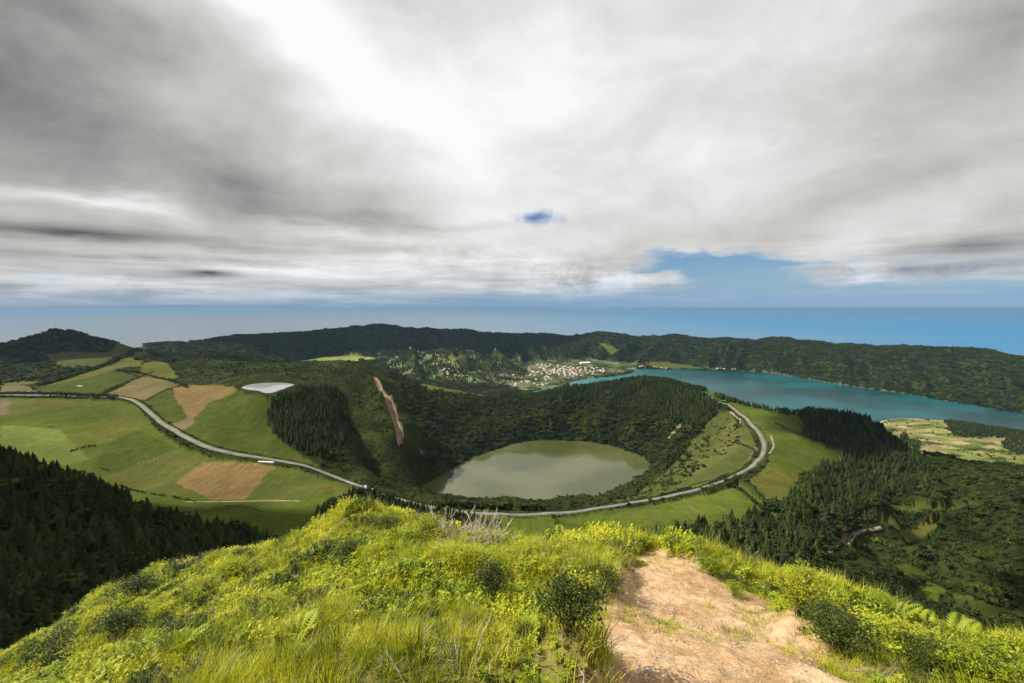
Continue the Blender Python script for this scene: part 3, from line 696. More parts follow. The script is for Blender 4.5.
nt.put(b.inputs['Base Color'], nt.mix(nt.ramp(lx_.outputs[0], 300, 1500, 0.75, 0.0), nt.mix(nt.ramp(n, 0.35, 0.68), (0.002, 0.030, 0.030, 1), (0.005, 0.080, 0.088, 1)), (0.04, 0.15, 0.165, 1)))
sheet('lake', grow(big_lake_poly, 10), 260, m2)
m3, nt, b = water('tarn_water', (0.26, 0.265, 0.275), 0.05, 0.3, 0.01, 1.0)  # pale base colour stands in for the bright sky the tarn reflects
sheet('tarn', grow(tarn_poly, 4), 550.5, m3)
m4, nt, b = water('sea_water', (0.003, 0.075, 0.25), 0.35, 0.004, 5.0, 0.1)
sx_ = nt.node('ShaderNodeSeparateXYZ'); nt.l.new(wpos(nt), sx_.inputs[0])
cloud_sheen_ = nt.ramp(nt.math('MULTIPLY_ADD', nt.noise(nt.vmath('MULTIPLY', wpos(nt), (0.00004, 0.00025, 0)), 1.0, 4), -16000.0, sx_.outputs[0]), -16000.0, 6000.0, 1.0, 0.0)
nt.put(b.inputs['Specular IOR Level'], nt.math('MULTIPLY_ADD', cloud_sheen_, 0.75, 0.06))
nt.put(b.inputs['Base Color'], nt.mix(cloud_sheen_, (0.003, 0.15, 0.32, 1), (0.12, 0.14, 0.16, 1)))  # reflection of bright low cloud painted into the base colour towards the left
me = bpy.data.meshes.new('sea'); s_ = 160000.0; me.from_pydata([(-s_, -s_, 0), (s_, -s_, 0), (s_, s_, 0), (-s_, s_, 0)], [], [[0, 1, 2, 3]]); me.materials.append(m4)
tag(obj('sea', me), kind='structure')

# ------------------------------------------------------------------ air
def make_haze():
    m = bpy.data.materials.new('haze'); m.use_nodes = True; t = m.node_tree
    t.nodes.remove(t.nodes['Principled BSDF'])
    v = t.nodes.new('ShaderNodeVolumePrincipled')
    v.inputs['Color'].default_value = (0.22, 0.38, 0.56, 1); v.inputs['Density'].default_value = HAZE; v.inputs['Anisotropy'].default_value = 0.1
    t.links.new(v.outputs[0], t.nodes['Material Output'].inputs['Volume'])
    s = 165000.0; z0, z1 = -61.0, 742.0
    vs = [(x, y, z) for z in (z0, z1) for y in (-s, s) for x in (-s, s)]
    fs = [(0, 2, 3, 1), (4, 5, 7, 6), (0, 1, 5, 4), (2, 6, 7, 3), (0, 4, 6, 2), (1, 3, 7, 5)]
    me = bpy.data.meshes.new('haze'); me.from_pydata(vs, [], fs); me.materials.append(m)
    tag(obj('haze', me), kind='stuff')
HAZE = 2.3e-5
make_haze()
# ------------------------------------------------------------------ plant shapes
class Sh:
    """collects triangles with a material slot and builds one mesh"""
    def __init__(s): s.v = []; s.f = []; s.m = []; s.n = 0
    def tri(s, a, b, c, m=0):
        s.v += [a, b, c]; s.f.append((s.n, s.n + 1, s.n + 2)); s.m.append(m); s.n += 3
    def quad(s, a, b, c, d, m=0):
        s.v += [a, b, c, d]; s.f.append((s.n, s.n + 1, s.n + 2, s.n + 3)); s.m.append(m); s.n += 4
    def grid(s, V, F, m=0):
        s.v += list(V); s.f += [tuple(i + s.n for i in f) for f in F]; s.m += [m] * len(F); s.n += len(V)
    def mesh(s, name, mats):
        me = bpy.data.meshes.new(name); me.from_pydata([tuple(map(float, v)) for v in s.v], [], s.f)
        for x in mats: me.materials.append(x)
        me.polygons.foreach_set('material_index', s.m); me.update(); return me
def unit(v): return v / (np.linalg.norm(v) + 1e-9)
def tube(s, pts, r0, r1, seg=6, m=0):
    pts = [np.array(p, float) for p in pts]; V = []; n = len(pts)
    for i, p in enumerate(pts):
        d = unit(pts[min(i + 1, n - 1)] - pts[max(i - 1, 0)]); a = unit(np.cross(d, (0.3, 0.9, 0.1))); b = np.cross(d, a)
        r = r0 + (r1 - r0) * i / (n - 1)
        V += [p + r * (math.cos(t) * a + math.sin(t) * b) for t in np.linspace(0, 2 * math.pi, seg, endpoint=False)]
    F = [(i * seg + j, i * seg + (j + 1) % seg, (i + 1) * seg + (j + 1) % seg, (i + 1) * seg + j) for i in range(n - 1) for j in range(seg)]
    F.append(tuple(range((n - 1) * seg, n * seg)))
    s.grid(V, F, m)

def leafmat(name, stops, trans=0.35, rough=0.6, nscale=1.0, spec=0.25, patch=0.5, jitter=0.5):
    """leaf colours vary from plant to plant and in patches over the ground"""
    m = bpy.data.materials.new(name); m.use_nodes = True; nt = NT(m.node_tree); b = nt.n['Principled BSDF']
    oi = nt.node('ShaderNodeObjectInfo'); p = wpos(nt)
    n = nt.noise(p, nscale, 4, 0.6); n2 = nt.noise(p, nscale * 9, 2, 0.5)
    t = nt.math('ADD', nt.math('MULTIPLY', nt.ramp(n, 0.3, 0.7, 0, 1, False), patch), nt.math('MULTIPLY', oi.outputs['Random'], jitter))
    t = nt.math('MULTIPLY_ADD', nt.math('SUBTRACT', n2, 0.5), 0.5, t)
    c = nt.cramp(t, stops)
    nt.put(b.inputs['Base Color'], c); b.inputs['Roughness'].default_value = rough; b.inputs['Specular IOR Level'].default_value = spec
    if trans > 0:
        tr = nt.node('ShaderNodeBsdfTranslucent'); nt.put(tr.inputs[0], nt.mix(1.0, c, (1.25, 1.15, 0.5, 1), 'MULTIPLY'))
        mx = nt.node('ShaderNodeMixShader'); mx.inputs[0].default_value = trans
        nt.l.new(b.outputs[0], mx.inputs[1]); nt.l.new(tr.outputs[0], mx.inputs[2])
        nt.l.new(mx.outputs[0], nt.n['Material Output'].inputs['Surface'])
    return m
M_CON = leafmat('conifer_needles', [(0.0, (0.010, 0.018, 0.005)), (0.5, (0.026, 0.040, 0.009)), (1.0, (0.062, 0.080, 0.016))], 0.12, 0.8, 0.02, 0.1)
M_BRD = leafmat('broad_foliage', [(0.0, (0.010, 0.018, 0.005)), (0.4, (0.023, 0.036, 0.007)), (0.7, (0.050, 0.067, 0.011)), (1.0, (0.100, 0.110, 0.018))], 0.2, 0.75, 0.012, 0.1)
M_BARK, nt, b = mat('bark'); nt.put(b.inputs['Base Color'], nt.cramp(nt.noise(wpos(nt), 4, 4), [(0.3, (0.05, 0.035, 0.025)), (0.7, (0.13, 0.10, 0.08))]))

def conifer_parts(seed, slim=1.0):
    rg = np.random.default_rng(seed); s = Sh(); n_t = 13
    for i in range(n_t):
        f = i / (n_t - 1); z = 0.12 + 0.82 * f; rad = (0.205 * (1 - f ** 1.5) ** 0.8 + 0.022) * slim
        k = int(9 - 4 * f); ph = rg.random() * 6.3
        for j in range(k):
            a = ph + j * 2 * math.pi / k + rg.normal() * 0.25; r = rad * rg.uniform(0.65, 1.2); w = r * rg.uniform(0.40, 0.65); dz = r * rg.uniform(0.1, 0.6)
            c, s_ = math.cos(a), math.sin(a); t = np.array([-s_, c, 0]); o = np.array([c, s_, 0])
            top = np.array([0, 0, z + 0.05 + rg.uniform(0, .02)]); mid = o * r * 0.55 + np.array([0, 0, z + 0.01]); tip = o * r + np.array([0, 0, z - dz])
            s.tri(top, mid - t * w, mid + t * w); s.tri(mid - t * w, tip + t * w * rg.uniform(-.3, .3), mid + t * w)
            s.tri(mid - t * w * .8, mid + t * w * .8, o * r * 0.35 + np.array([0, 0, z - 0.09]))
    s.tri((-.02, 0, .92), (.02, 0, .92), (0, 0, 0.995)); s.tri((0, -.02, .92), (0, .02, .92), (0, 0, 0.995))
    t = Sh(); tube(t, [(0, 0, -0.06), (0, 0, 0.3), (0, 0, 0.85)], 0.020, 0.005, 6)
    return s, t
def broad_parts(seed, n=230, squat=0.8):
    rg = np.random.default_rng(seed); s = Sh()
    lobes = [(np.array([rg.normal() * .17, rg.normal() * .17, 0.52 + rg.normal() * .13]), rg.uniform(.2, .34)) for _ in range(7)]
    for _ in range(n):
        c, r = lobes[rg.integers(len(lobes))]; d = unit(rg.normal(size=3) + np.array([0, 0, .25]))
        p = c + d * r * rg.uniform(.75, 1.05) * np.array([1, 1, squat]); nrm = unit(d + rg.normal(size=3) * .45)
        a = unit(np.cross(nrm, rg.normal(size=3))); b_ = np.cross(nrm, a); q = rg.uniform(.05, .10)
        s.quad(p - a * q - b_ * q * .6, p + a * q * .7 - b_ * q, p + a * q + b_ * q * .7, p - a * q * .6 + b_ * q)
    t = Sh(); tube(t, [(0, 0, -.1), (.01, 0, .2), (.0, .02, .5)], .035, .012, 6)
    for k in range(4):
        a = k * 1.6 + rg.random(); tube(t, [(0, 0, .22), (.1 * math.cos(a), .1 * math.sin(a), .38), (.17 * math.cos(a), .17 * math.sin(a), .55)], .016, .005, 5)
    return s, t
def joined(a, b_, name, mats):
    s = Sh(); s.v = a.v + b_.v; s.f = a.f + [tuple(i + a.n for i in f) for f in b_.f]; s.m = [0] * len(a.f) + [1] * len(b_.f)
    return s.mesh(name, mats)
CON = [conifer_parts(i, sl) for i, sl in ((1, 1.0), (2, 0.85), (3, 1.15))]
BRD = [broad_parts(20 + i) for i in range(3)]
CON_ME = [(a.mesh('crown', [M_CON]), t.mesh('trunk', [M_BARK])) for a, t in CON]
BRD_ME = [(a.mesh('crown', [M_BRD]), t.mesh('trunk', [M_BARK])) for a, t in BRD]
def proto(name, me): return bpy.data.objects.new(name, me)          # never linked: only a source for scattered ground cover
CON_P = [proto('conifer_source', joined(a, t, 'conifer', [M_CON, M_BARK])) for a, t in CON]
BRD_P = [proto('broadleaf_source', joined(a, t, 'broadleaf', [M_BRD, M_BARK])) for a, t in BRD]

def scatter(name, pts, scales, rots, protos, label=None, cat=None, pick=None):
    """one uncountable mass: many small copies on points"""
    n = len(pts)
    me = bpy.data.meshes.new(name); me.vertices.add(n); me.vertices.foreach_set('co', np.asarray(pts, np.float32).ravel())
    a = me.attributes.new('sc', 'FLOAT_VECTOR', 'POINT'); sc3 = np.asarray(scales, np.float32); sc3 = np.repeat(sc3[:, None], 3, 1) if sc3.ndim == 1 else sc3
    a.data.foreach_set('vector', sc3.ravel())
    a = me.attributes.new('rt', 'FLOAT_VECTOR', 'POINT'); a.data.foreach_set('vector', np.asarray(rots, np.float32).ravel())
    a = me.attributes.new('pk', 'INT', 'POINT'); a.data.foreach_set('value', (np.arange(n) % len(protos) if pick is None else pick).astype(np.int32))
    o = obj(name, me)
    g = bpy.data.node_groups.new(name, 'GeometryNodeTree')
    g.interface.new_socket('Geometry', in_out='INPUT', socket_type='NodeSocketGeometry'); g.interface.new_socket('Geometry', in_out='OUTPUT', socket_type='NodeSocketGeometry')
    N = g.nodes; Lk = g.links; gi = N.new('NodeGroupInput'); go = N.new('NodeGroupOutput'); iop = N.new('GeometryNodeInstanceOnPoints')
    jn = N.new('GeometryNodeJoinGeometry')
    for p in reversed(protos):
        oi = N.new('GeometryNodeObjectInfo'); oi.inputs['Object'].default_value = p; oi.inputs['As Instance'].default_value = True
        Lk.new(oi.outputs['Geometry'], jn.inputs[0])
    def attr(nm, dt):
        q = N.new('GeometryNodeInputNamedAttribute'); q.data_type = dt; q.inputs['Name'].default_value = nm; return q.outputs['Attribute']
    Lk.new(gi.outputs[0], iop.inputs['Points']); Lk.new(jn.outputs[0], iop.inputs['Instance']); iop.inputs['Pick Instance'].default_value = True
    Lk.new(attr('pk', 'INT'), iop.inputs['Instance Index']); Lk.new(attr('rt', 'FLOAT_VECTOR'), iop.inputs['Rotation']); Lk.new(attr('sc', 'FLOAT_VECTOR'), iop.inputs['Scale'])
    Lk.new(iop.outputs[0], go.inputs[0])
    md = o.modifiers.new('scatter', 'NODES'); md.node_group = g
    tag(o, label, cat, kind='stuff'); return o

# ------------------------------------------------------------------ where plants can stand and be seen
TANZ = (Zd - CAMZ) / RR
CUM = np.maximum.accumulate(TANZ, axis=0)
DA = np.gradient(azs); DRr = np.gradient(rs)
AREA = RR * DRr[:, None] * DA[None, :]
def visible(x, y, ztop, margin=0.0):
    a = np.arctan2(x, y); r = np.hypot(x, y)
    j = np.clip(np.searchsorted(azs, a), 0, len(azs) - 1); i = np.clip(np.searchsorted(rs, r) - 2, 0, len(rs) - 1)
    return ((ztop - CAMZ) / r > CUM[i, j] - margin) & (np.abs(a) < R(54))
def sample(dens, rg):
    """random spots with the given number per square metre"""
    lam = dens * AREA; k = rg.poisson(np.clip(lam, 0, 50)); i, j = np.nonzero(k); m = k[i, j]
    i = np.repeat(i, m); j = np.repeat(j, m)
    r = rs[i] + (rg.random(len(i)) - .5) * DRr[i]; a = azs[j] + (rg.random(len(i)) - .5) * DA[j]
    return r * np.sin(a), r * np.cos(a)
def rots(n, rg, tilt=0.0):
    o = np.zeros((n, 3)); o[:, 2] = rg.random(n) * 6.283; o[:, 0] = rg.normal(size=n) * tilt; o[:, 1] = rg.normal(size=n) * tilt; return o

LAND = (FID == 0) & ~WET & (rise > 110) & (RC > 10)
def mpx(lst, n=1): return pip(GX, GY, poly_px(lst, n))
mA = mpx([(270, 402), (300, 392), (335, 386), (343, 400), (350, 420), (348, 440), (330, 462), (300, 452), (275, 438), (266, 420)])
mRim = mpx([(525, 399), (560, 390), (600, 383), (650, 380), (690, 385), (712, 400), (722, 412), (702, 422), (690, 438), (675, 425), (650, 405), (600, 398), (560, 402), (530, 408)])
mWall = mpx([(385, 372), (430, 384), (520, 395), (600, 384), (690, 385), (715, 402), (705, 425), (690, 440), (668, 462), (655, 460), (640, 452), (600, 440), (540, 437), (500, 442), (455, 460), (440, 472), (425, 465), (430, 440), (420, 410), (400, 385)])
mLine = dist_line(GX, GY, smoothopen(hits([(690, 392), (720, 397), (745, 405), (765, 409), (800, 416), (830, 418)])[:, :2], 2), 14) < 13
mSpur2 = mpx([(797, 416), (830, 412), (855, 412), (880, 425), (905, 448), (930, 470), (925, 490), (880, 500), (850, 495), (845, 468), (840, 450), (802, 438), (806, 425)])
mEdge = mpx([(560, 545), (600, 548), (640, 541), (700, 531), (762, 520), (770, 505), (792, 503), (802, 480), (845, 470), (870, 492), (882, 520), (835, 528), (812, 508), (806, 512), (830, 545), (810, 590), (700, 570), (600, 556)])
mHum = mpx([(905, 468), (935, 456), (960, 452), (985, 462), (1060, 490), (1060, 700), (900, 640), (870, 560), (935, 535), (950, 520), (880, 518), (880, 500)])
mPlain = (rise > 400) & mpx([(318, 508), (345, 497), (385, 495), (420, 503), (450, 512), (520, 530), (440, 560), (350, 560), (330, 522), (310, 514)])
mTarn = mpx([(245, 391), (258, 394), (272, 397), (280, 394), (300, 389), (310, 386), (300, 396), (270, 401), (244, 397)])
mVal = pip(GX, GY, VAL)
mPenW = mpx([(942, 421), (975, 420), (1003, 428), (1030, 432), (1024, 440), (985, 437), (955, 438), (950, 429)]) | mpx([(1000, 440), (1040, 436), (1080, 460), (1024, 456), (1005, 450)]) | mpx([(905, 440), (922, 440), (920, 452), (905, 450)]) | mpx([(884, 432), (900, 430), (912, 440), (905, 455), (888, 445)])
NZ1 = fbm(GX, GY, 60, 3); NZ2 = fbm(GX + 333, GY, 25, 3)
rg = np.random.default_rng(5)
def put(dens, lo, hi, rg, cut=0.05):
    dens = np.where(RC > 8, dens, 0)
    x, y = sample(dens, rg); s = rg.uniform(lo, hi, len(x)) if not callable(lo) else lo(x, y)
    z = ground(x, y); v = visible(x, y, z + s, cut); return x[v], y[v], z[v], s[v]
conif = [put(np.where(SPUR, 0.038, 0), 7, 17, rg),
         put(np.where(mEdge & ~WET & (rise > 300), 0.022, 0), 7, 20, rg, 0.03), put(np.where(mA, 0.03, 0), 9, 15, rg), put(np.where(mRim & (FID == 0), 0.028, 0), 10, 17, rg),
         put(np.where(mLine & (NZ2 > -.35), 0.03, 0), 8, 15, rg), put(np.where(mSpur2, 0.022, 0), 9, 17, rg), put(np.where(mPlain, 0.05, 0), 6, 12, rg), put(np.where(mPenW, 0.02, 0), 8, 14, rg), put(np.where(mTarn & (LK[2] > 3), .02, 0), 2, 3.5, rg),
         put(np.where(mVal & (NZ1 < 0.15), 0.0028, 0), 14, 24, rg, 0.01), put(np.where(mHum & (NZ2 > 0.35), 0.006, 0), 6, 11, rg)]
cx, cy, cz_, cs = [np.concatenate(q) for q in zip(*conif)]
occupied = SPUR | mA | mRim | mLine | mSpur2 | mPlain | mTarn
db = np.where(LAND & ~occupied & (rise < 1900), np.where(mWall, 0.020, np.where(NZ1 > 0.0, 0.026, 0.010)), 0)
db = np.where(LAND & mHum, 0.036, db); db = np.where(mEdge & (rise > 300), 0.014, db); mTown = pip(GX, GY, TOWN) | (pip(GX, GY, PEN) & (fbm(GX, GY, 35, 2) > 0.1)); db = np.where(mTown & (LK[1] > 8), 0.0024, db); db = np.where(LK[2] < 25, 0, db); db = np.where(SPUR, 0.008, db); INNER = (FID > 0) & mpx([(602, 507), (640, 490), (662, 472), (688, 444), (712, 417), (733, 412), (745, 424), (735, 450), (700, 470), (672, 488), (640, 500)]); db = np.where(INNER, np.where(NZ2 > .1, .016, .003), db)
sz = lambda x, y: np.where(pip(x, y, poly_px([(385, 372), (430, 384), (520, 395), (600, 384), (690, 385), (715, 402), (705, 425), (690, 440), (668, 462), (655, 460), (600, 440), (540, 437), (500, 442), (440, 472), (425, 465), (400, 385)])), rg.uniform(6, 12, len(x)), np.where(pip(x, y, poly_px([(560, 545), (600, 548), (640, 541), (700, 531), (762, 520), (770, 505), (792, 503), (802, 480), (845, 470), (870, 492), (882, 520), (835, 528), (830, 545), (810, 590), (700, 570)])), rg.uniform(6, 12, len(x)), np.where((y < 390) & (x < -50), rg.uniform(7, 12, len(x)), np.exp(rg.normal(size=len(x)) * .5) * np.where(x > 250, 2.8, 1.6) + .5)))
b1 = put(db, sz, 0, rg)
far = put(np.where(LAND & (rise >= 1900) & (rise < 5600) & ~mVal, 0.0032, 0) + np.where(LAND & (rise >= 1900) & (rise < 5600) & (AZ > R(12)), 0.0014, 0), 8, 15, rg, 0.004)
bx, by, bz, bs = [np.concatenate(q) for q in zip(b1, far)]
print('TREES', len(cx), len(bx))
# nearest conifers in view become trees of their own
cr = np.hypot(cx, cy); px_ = W / 2 + FPX * cx / np.maximum(cy, 1)
seen = visible(cx, cy, cz_ + cs * 0.85, 0.0) & (px_ > -5) & (px_ < 1029)
rank = np.where(seen, cs / cr, 0)
left = px_ < 420
chosen = np.zeros(len(cx), bool)
for m, k in ((left, 165), (~left, 125)):
    ii = np.nonzero(m)[0]; chosen[ii[np.argsort(-rank[ii])[:k]]] = True
rs_ = rots(len(cx), rg, 0.03)
scatter('woods', np.stack([cx, cy, cz_ - 0.3], 1)[~chosen], np.stack([cs, cs, cs], 1)[~chosen] * np.array([1, 1, 1]), rs_[~chosen], CON_P, 'dark conifer woods on the spur, the crater rim and the far slopes', 'woods')
w3 = rg.uniform(0.9, 1.5, len(bx)) * np.where(np.hypot(bx, by) > 1900, 1.25, 1)
scatter('scrub', np.stack([bx, by, bz - bs * 0.22], 1), np.stack([bs * w3, bs * w3, bs], 1), rots(len(bx), rg, 0.05), BRD_P, 'rounded green scrub and broadleaf woodland covering crater walls and far hills', 'scrub')
for n_i, i in enumerate(np.nonzero(chosen)[0]):
    if left[i]:
        lab, gp = 'dark pointed conifer among the dense plantation on the shaded spur at the left', 'conifers of the plantation on the left spur'
    else:
        lab, gp = 'dark pointed conifer in the wood between the viewpoint hill and the roadside pastures', 'conifers in the wood below the pastures'
    t = bpy.data.objects.new('conifer_tree', None); link(t); t.location = (cx[i], cy[i], cz_[i] - 0.3); t.rotation_euler = tuple(rs_[i]); t.scale = (cs[i],) * 3
    tag(t, lab, 'tree', gp)
    cme, tme = CON_ME[n_i % 3]
    obj('crown', cme, t); obj('trunk', tme, t)
# ------------------------------------------------------------------ clouds added out of view to put patches of shade on the land
def shade_clouds():
    m = bpy.data.materials.new('cloud'); m.use_nodes = True; nt = NT(m.node_tree); b = nt.n['Principled BSDF']
    b.inputs['Base Color'].default_value = (0.85, 0.86, 0.88, 1); b.inputs['Roughness'].default_value = 1
    V, Fc = [], []
    cot = 1 / math.tan(SUN_EL)
    for (gx, gy, gz, rx, ry, alt) in CLOUD_SHADES:
        k = (alt - gz) * cot; cxx, cyy = gx + k * math.sin(SUN_AZ), gy + k * math.cos(SUN_AZ)
        nu, nv = 64, 24; th = min(rx, ry) * 0.30; base = len(V)
        for i in range(nv + 1):
            p = math.pi * i / nv
            for j in range(nu):
                t = 2 * math.pi * j / nu; d = Vector((math.sin(p) * math.cos(t), math.sin(p) * math.sin(t), math.cos(p)))
                n = mnoise.fractal(Vector((d.x * 2.2 + gx * .01, d.y * 2.2 + gy * .01, d.z)), 0.6, 2.1, 5)
                q = 1 + 0.38 * n; zf = th if d.z > 0 else th * 0.35
                V.append((cxx + d.x * rx * q, cyy + d.y * ry * q, alt + d.z * zf * (1 + 0.6 * n)))
        for i in range(nv):
            for j in range(nu):
                Fc.append((base + i * nu + j, base + (i + 1) * nu + j, base + (i + 1) * nu + (j + 1) % nu, base + i * nu + (j + 1) % nu))
    me = bpy.data.meshes.new('added_clouds'); me.from_pydata(V, [], Fc); me.materials.append(m); me.polygons.foreach_set('use_smooth', [True] * len(Fc))
    tag(obj('added_clouds', me), 'unseen broken cloud added above the view to throw patches of shade on the land', 'added_clouds', kind='stuff')
CLOUD_SHADES = [  # shaded ground x, y, z, half-widths, cloud altitude
    (-350, 262, 590, 320, 225, 3200), (-1900, 2300, 560, 900, 500, 5000), (-1400, 4100, 430, 1500, 520, 6500), (700, 330, 470, 260, 110, 3400), (760, 960, 440, 150, 150, 4400), (200, 4500, 430, 700, 300, 7500)]
for q in CLOUD_SHADES:
    k = (q[5] - q[2]) / math.tan(SUN_EL); X, Y, Z = q[0] + k * math.sin(SUN_AZ), q[1] + k * math.cos(SUN_AZ), q[5] - CAMZ
    print('CLOUDCHK', q[:2], round(Z / Y, 2), round((X + q[3]) / Y, 2))
shade_clouds()

# ------------------------------------------------------------------ roads
def ribbon(name, lst, width, m, lift=0.35, kerb=0.0):
    line = smoothopen(hits(lst)[:, :2], 3)
    seg = np.hypot(*np.diff(line, axis=0).T); s = np.concatenate([[0], np.cumsum(seg)]); n = max(int(s[-1] / 4), 8)
    t = np.linspace(0, s[-1], n); x = np.interp(t, s, line[:, 0]); y = np.interp(t, s, line[:, 1])
    tx, ty = np.gradient(x), np.gradient(y); L_ = np.hypot(tx, ty); nx, ny = -ty / L_, tx / L_
    zs = np.max([ground(x + nx * o, y + ny * o) for o in (-width / 2, 0, width / 2)], axis=0)
    ker = np.ones(7) / 7; zs = np.maximum(zs, np.convolve(np.pad(zs, 3, 'edge'), ker, 'valid')) + lift
    V, Fc = [], []
    prof = [(-width / 2 - 1.0, -1.5), (-width / 2, 0), (width / 2, 0), (width / 2 + 1.0, -1.5)]
    for i in range(n):
        for o, dz in prof: V.append((x[i] + nx[i] * o, y[i] + ny[i] * o, zs[i] + dz))
    for i in range(n - 1):
        for k in range(3): a = i * 4 + k; Fc.append((a, a + 1, a + 5, a + 4))
    me = bpy.data.meshes.new(name); me.from_pydata(V, [], Fc); me.materials.append(m); me.update()
    if me.polygons[1].normal.z < 0: me.flip_normals()
    tag(obj(name, me), kind='structure'); return np.stack([x, y, zs], 1)
M_ROAD, nt, b = mat('worn_asphalt')
nt.put(b.inputs['Base Color'], scl(nt, nt.cramp(nt.noise(wpos(nt), 0.05, 4), [(0.3, (0.12, 0.117, 0.11)), (0.7, (0.20, 0.193, 0.18))]), 1.0))
M_TRACK, nt, b = mat('track_earth'); nt.put(b.inputs['Base Color'], nt.cramp(nt.noise(wpos(nt), 0.08, 4), [(0.3, (0.15, 0.12, 0.08)), (0.7, (0.26, 0.215, 0.155))]))
road_e = ribbon('road', ROAD_E, 5.4, M_ROAD); road_w = ribbon('road', ROAD_W, 5.6, M_ROAD); ribbon('road', ROAD_F, 6, M_ROAD)
ribbon('track', [(186, 502), (215, 501.5), (260, 501), (300, 501.5)], 2.6, M_TRACK)
ribbon('track', [(742, 424), (736, 416), (731, 412)], 6, M_TRACK); ribbon('track', [(769, 454), (775, 446), (771, 436)], 3, M_TRACK)
ribbon('track', [(806, 510), (815, 520), (822, 528), (826, 532)], 2.5, M_TRACK); ribbon('track', [(826, 556), (838, 545), (850, 536), (864, 530), (880, 528)], 3, M_TRACK)
ribbon('track', [(640, 371.2), (665, 371), (690, 371.6), (720, 372.4)], 10, M_TRACK)

# ------------------------------------------------------------------ hedges
def hedge(lst, label, h=2.6, w=2.2, dens=2.6, off=0.0, gap=None, world=None):
    rg_ = np.random.default_rng(len(label) * 7 + int(lst[0][0]) if lst else 3)
    line = world if world is not None else smoothopen(hits(lst)[:, :2], 2)
    seg = np.hypot(*np.diff(line[:, :2], axis=0).T); s = np.concatenate([[0], np.cumsum(seg)]); n = int(s[-1] * dens)
    t = rg_.random(n) * s[-1]; x = np.interp(t, s, line[:, 0]); y = np.interp(t, s, line[:, 1]); e = 0.5
    x2 = np.interp(t + e, s, line[:, 0]); y2 = np.interp(t + e, s, line[:, 1]); ang = np.arctan2(y2 - y, x2 - x + 1e-9)
    hh = h * (0.75 + 0.5 * vnoise(t / 9.0, t * 0 + 3.3) + 0.25 * rg_.random(n)); 
    if gap: keep = vnoise(t / 14.0, t * 0 + 8.1) > gap; t, x, y, ang, hh = t[keep], x[keep], y[keep], ang[keep], hh[keep]; n = len(t)
    o = rg_.normal(size=n) * w * 0.3 + off; x = x - np.sin(ang) * o; y = y + np.cos(ang) * o
    zz = ground(x, y); c = np.stack([x, y, zz + hh * rg_.uniform(0.05, 0.95, n)], 1)
    q = rg_.uniform(0.5, 1.05, n)[:, None] * (h / 2.6)
    a = rg_.normal(size=(n, 3)); a /= np.linalg.norm(a, axis=1)[:, None]; b_ = np.cross(a, rg_.normal(size=(n, 3))); b_ /= np.linalg.norm(b_, axis=1)[:, None]
    V = np.stack([c - a * q - b_ * q * .5, c + a * q * .6 - b_ * q, c + a * q + b_ * q * .6, c - a * q * .5 + b_ * q], 1).reshape(-1, 3)
    oxy = np.array([x.mean(), y.mean(), zz.mean()]); Fq = np.arange(4 * n).reshape(-1, 4)
    ob = obj('hedge', mesh_np('hedge', V - oxy, Fq, M_CON), loc=tuple(oxy)); tag(ob, label, 'hedge', 'hedges and shrub rows between the fields'); return ob
hedge(None or [(0, 0)], 'long dark hedge on the lower side of the western road below the tarn pasture', 1.6, 2.2, 4, -7.5, world=road_w)
hedge([(1, 1)], 'long dark hedge on the upper side of the western road beside the tarn pasture', 1.8, 2.0, 3, 6.5, world=road_w)
hedge([(2, 2)], 'dark hedge following the outer side of the road round the crater lake', 1.2, 1.6, 3, -6.5, 0.35, world=road_e)
hedge([(3, 3)], 'low dark hedge between the road and the crater rim above the lake', 1.8, 2.2, 3, 7.0, 0.2, world=road_e)
hedge([(-40, 393.5), (0, 394), (40, 395), (90, 396), (118, 396.5)], 'thick dark hedge beside the far end of the western road at the left edge', 4.5, 5, 3)
hedge([(-40, 397.5), (0, 397.5), (60, 398), (118, 399)], 'dark hedge along the near side of the far western road at the left edge', 4, 4, 3)
hedge([(102, 395), (120, 387), (140, 377), (155, 371)], 'hedge between the dark green strip and the brown field above the road bend', 2.6, 2.5)
hedge([(146, 401), (160, 393), (172, 388), (186, 385)], 'hedge between the two brown fields left of the tarn', 2.8, 2.5)
hedge([(118, 371), (140, 373), (165, 379), (188, 388)], 'dark shrub row across the slope above the two brown fields', 4, 5)
hedge([(40, 386), (70, 378), (100, 368), (125, 358), (146, 351)], 'broad dark shrub belt along the edge of the left valley below the far hill', 8, 16, 4)
hedge([(136, 360), (150, 357), (165, 360), (172, 362)], 'small dark copse row on the crest above the left pastures', 9, 16, 5)
hedge([(120, 486), (140, 493), (160, 495.5), (180, 499), (196, 502)], 'dark shrubby ditch line under the pasture with white cattle', 2.2, 2.5, 3, 0, 0.3)
hedge([(70, 452), (78, 449), (88, 447), (96, 446)], 'small dark clump of bushes alone in the left pasture', 2.6, 3, 4)
hedge([(100, 468), (105, 470), (110, 471)], 'short dark bank in the green pasture above the left wood', 1.5, 2, 4)
hedge([(48, 427), (56, 427), (62, 426)], 'short dark bank near the middle of the left pasture', 1.5, 2, 4)
hedge([(224, 506), (250, 508), (262, 512)], 'low dark bank below the straight pale track', 1.2, 2, 4)
hedge([(700, 393), (712, 400), (735, 405), (760, 402)], 'dark hedge curving over the top of the right pasture near the hut', 3.4, 3)
hedge([(775, 424), (790, 431), (808, 437)], 'dark hedge crossing the middle of the right pasture', 3, 3, 3)
hedge([(732, 485), (748, 494), (766, 506)], 'dark hedge between the two pastures below the road bend', 3.4, 3.2, 3)
hedge([(553, 516), (558, 525), (566, 538)], 'hedge running down from the road below the crater lake', 3.2, 3, 3)
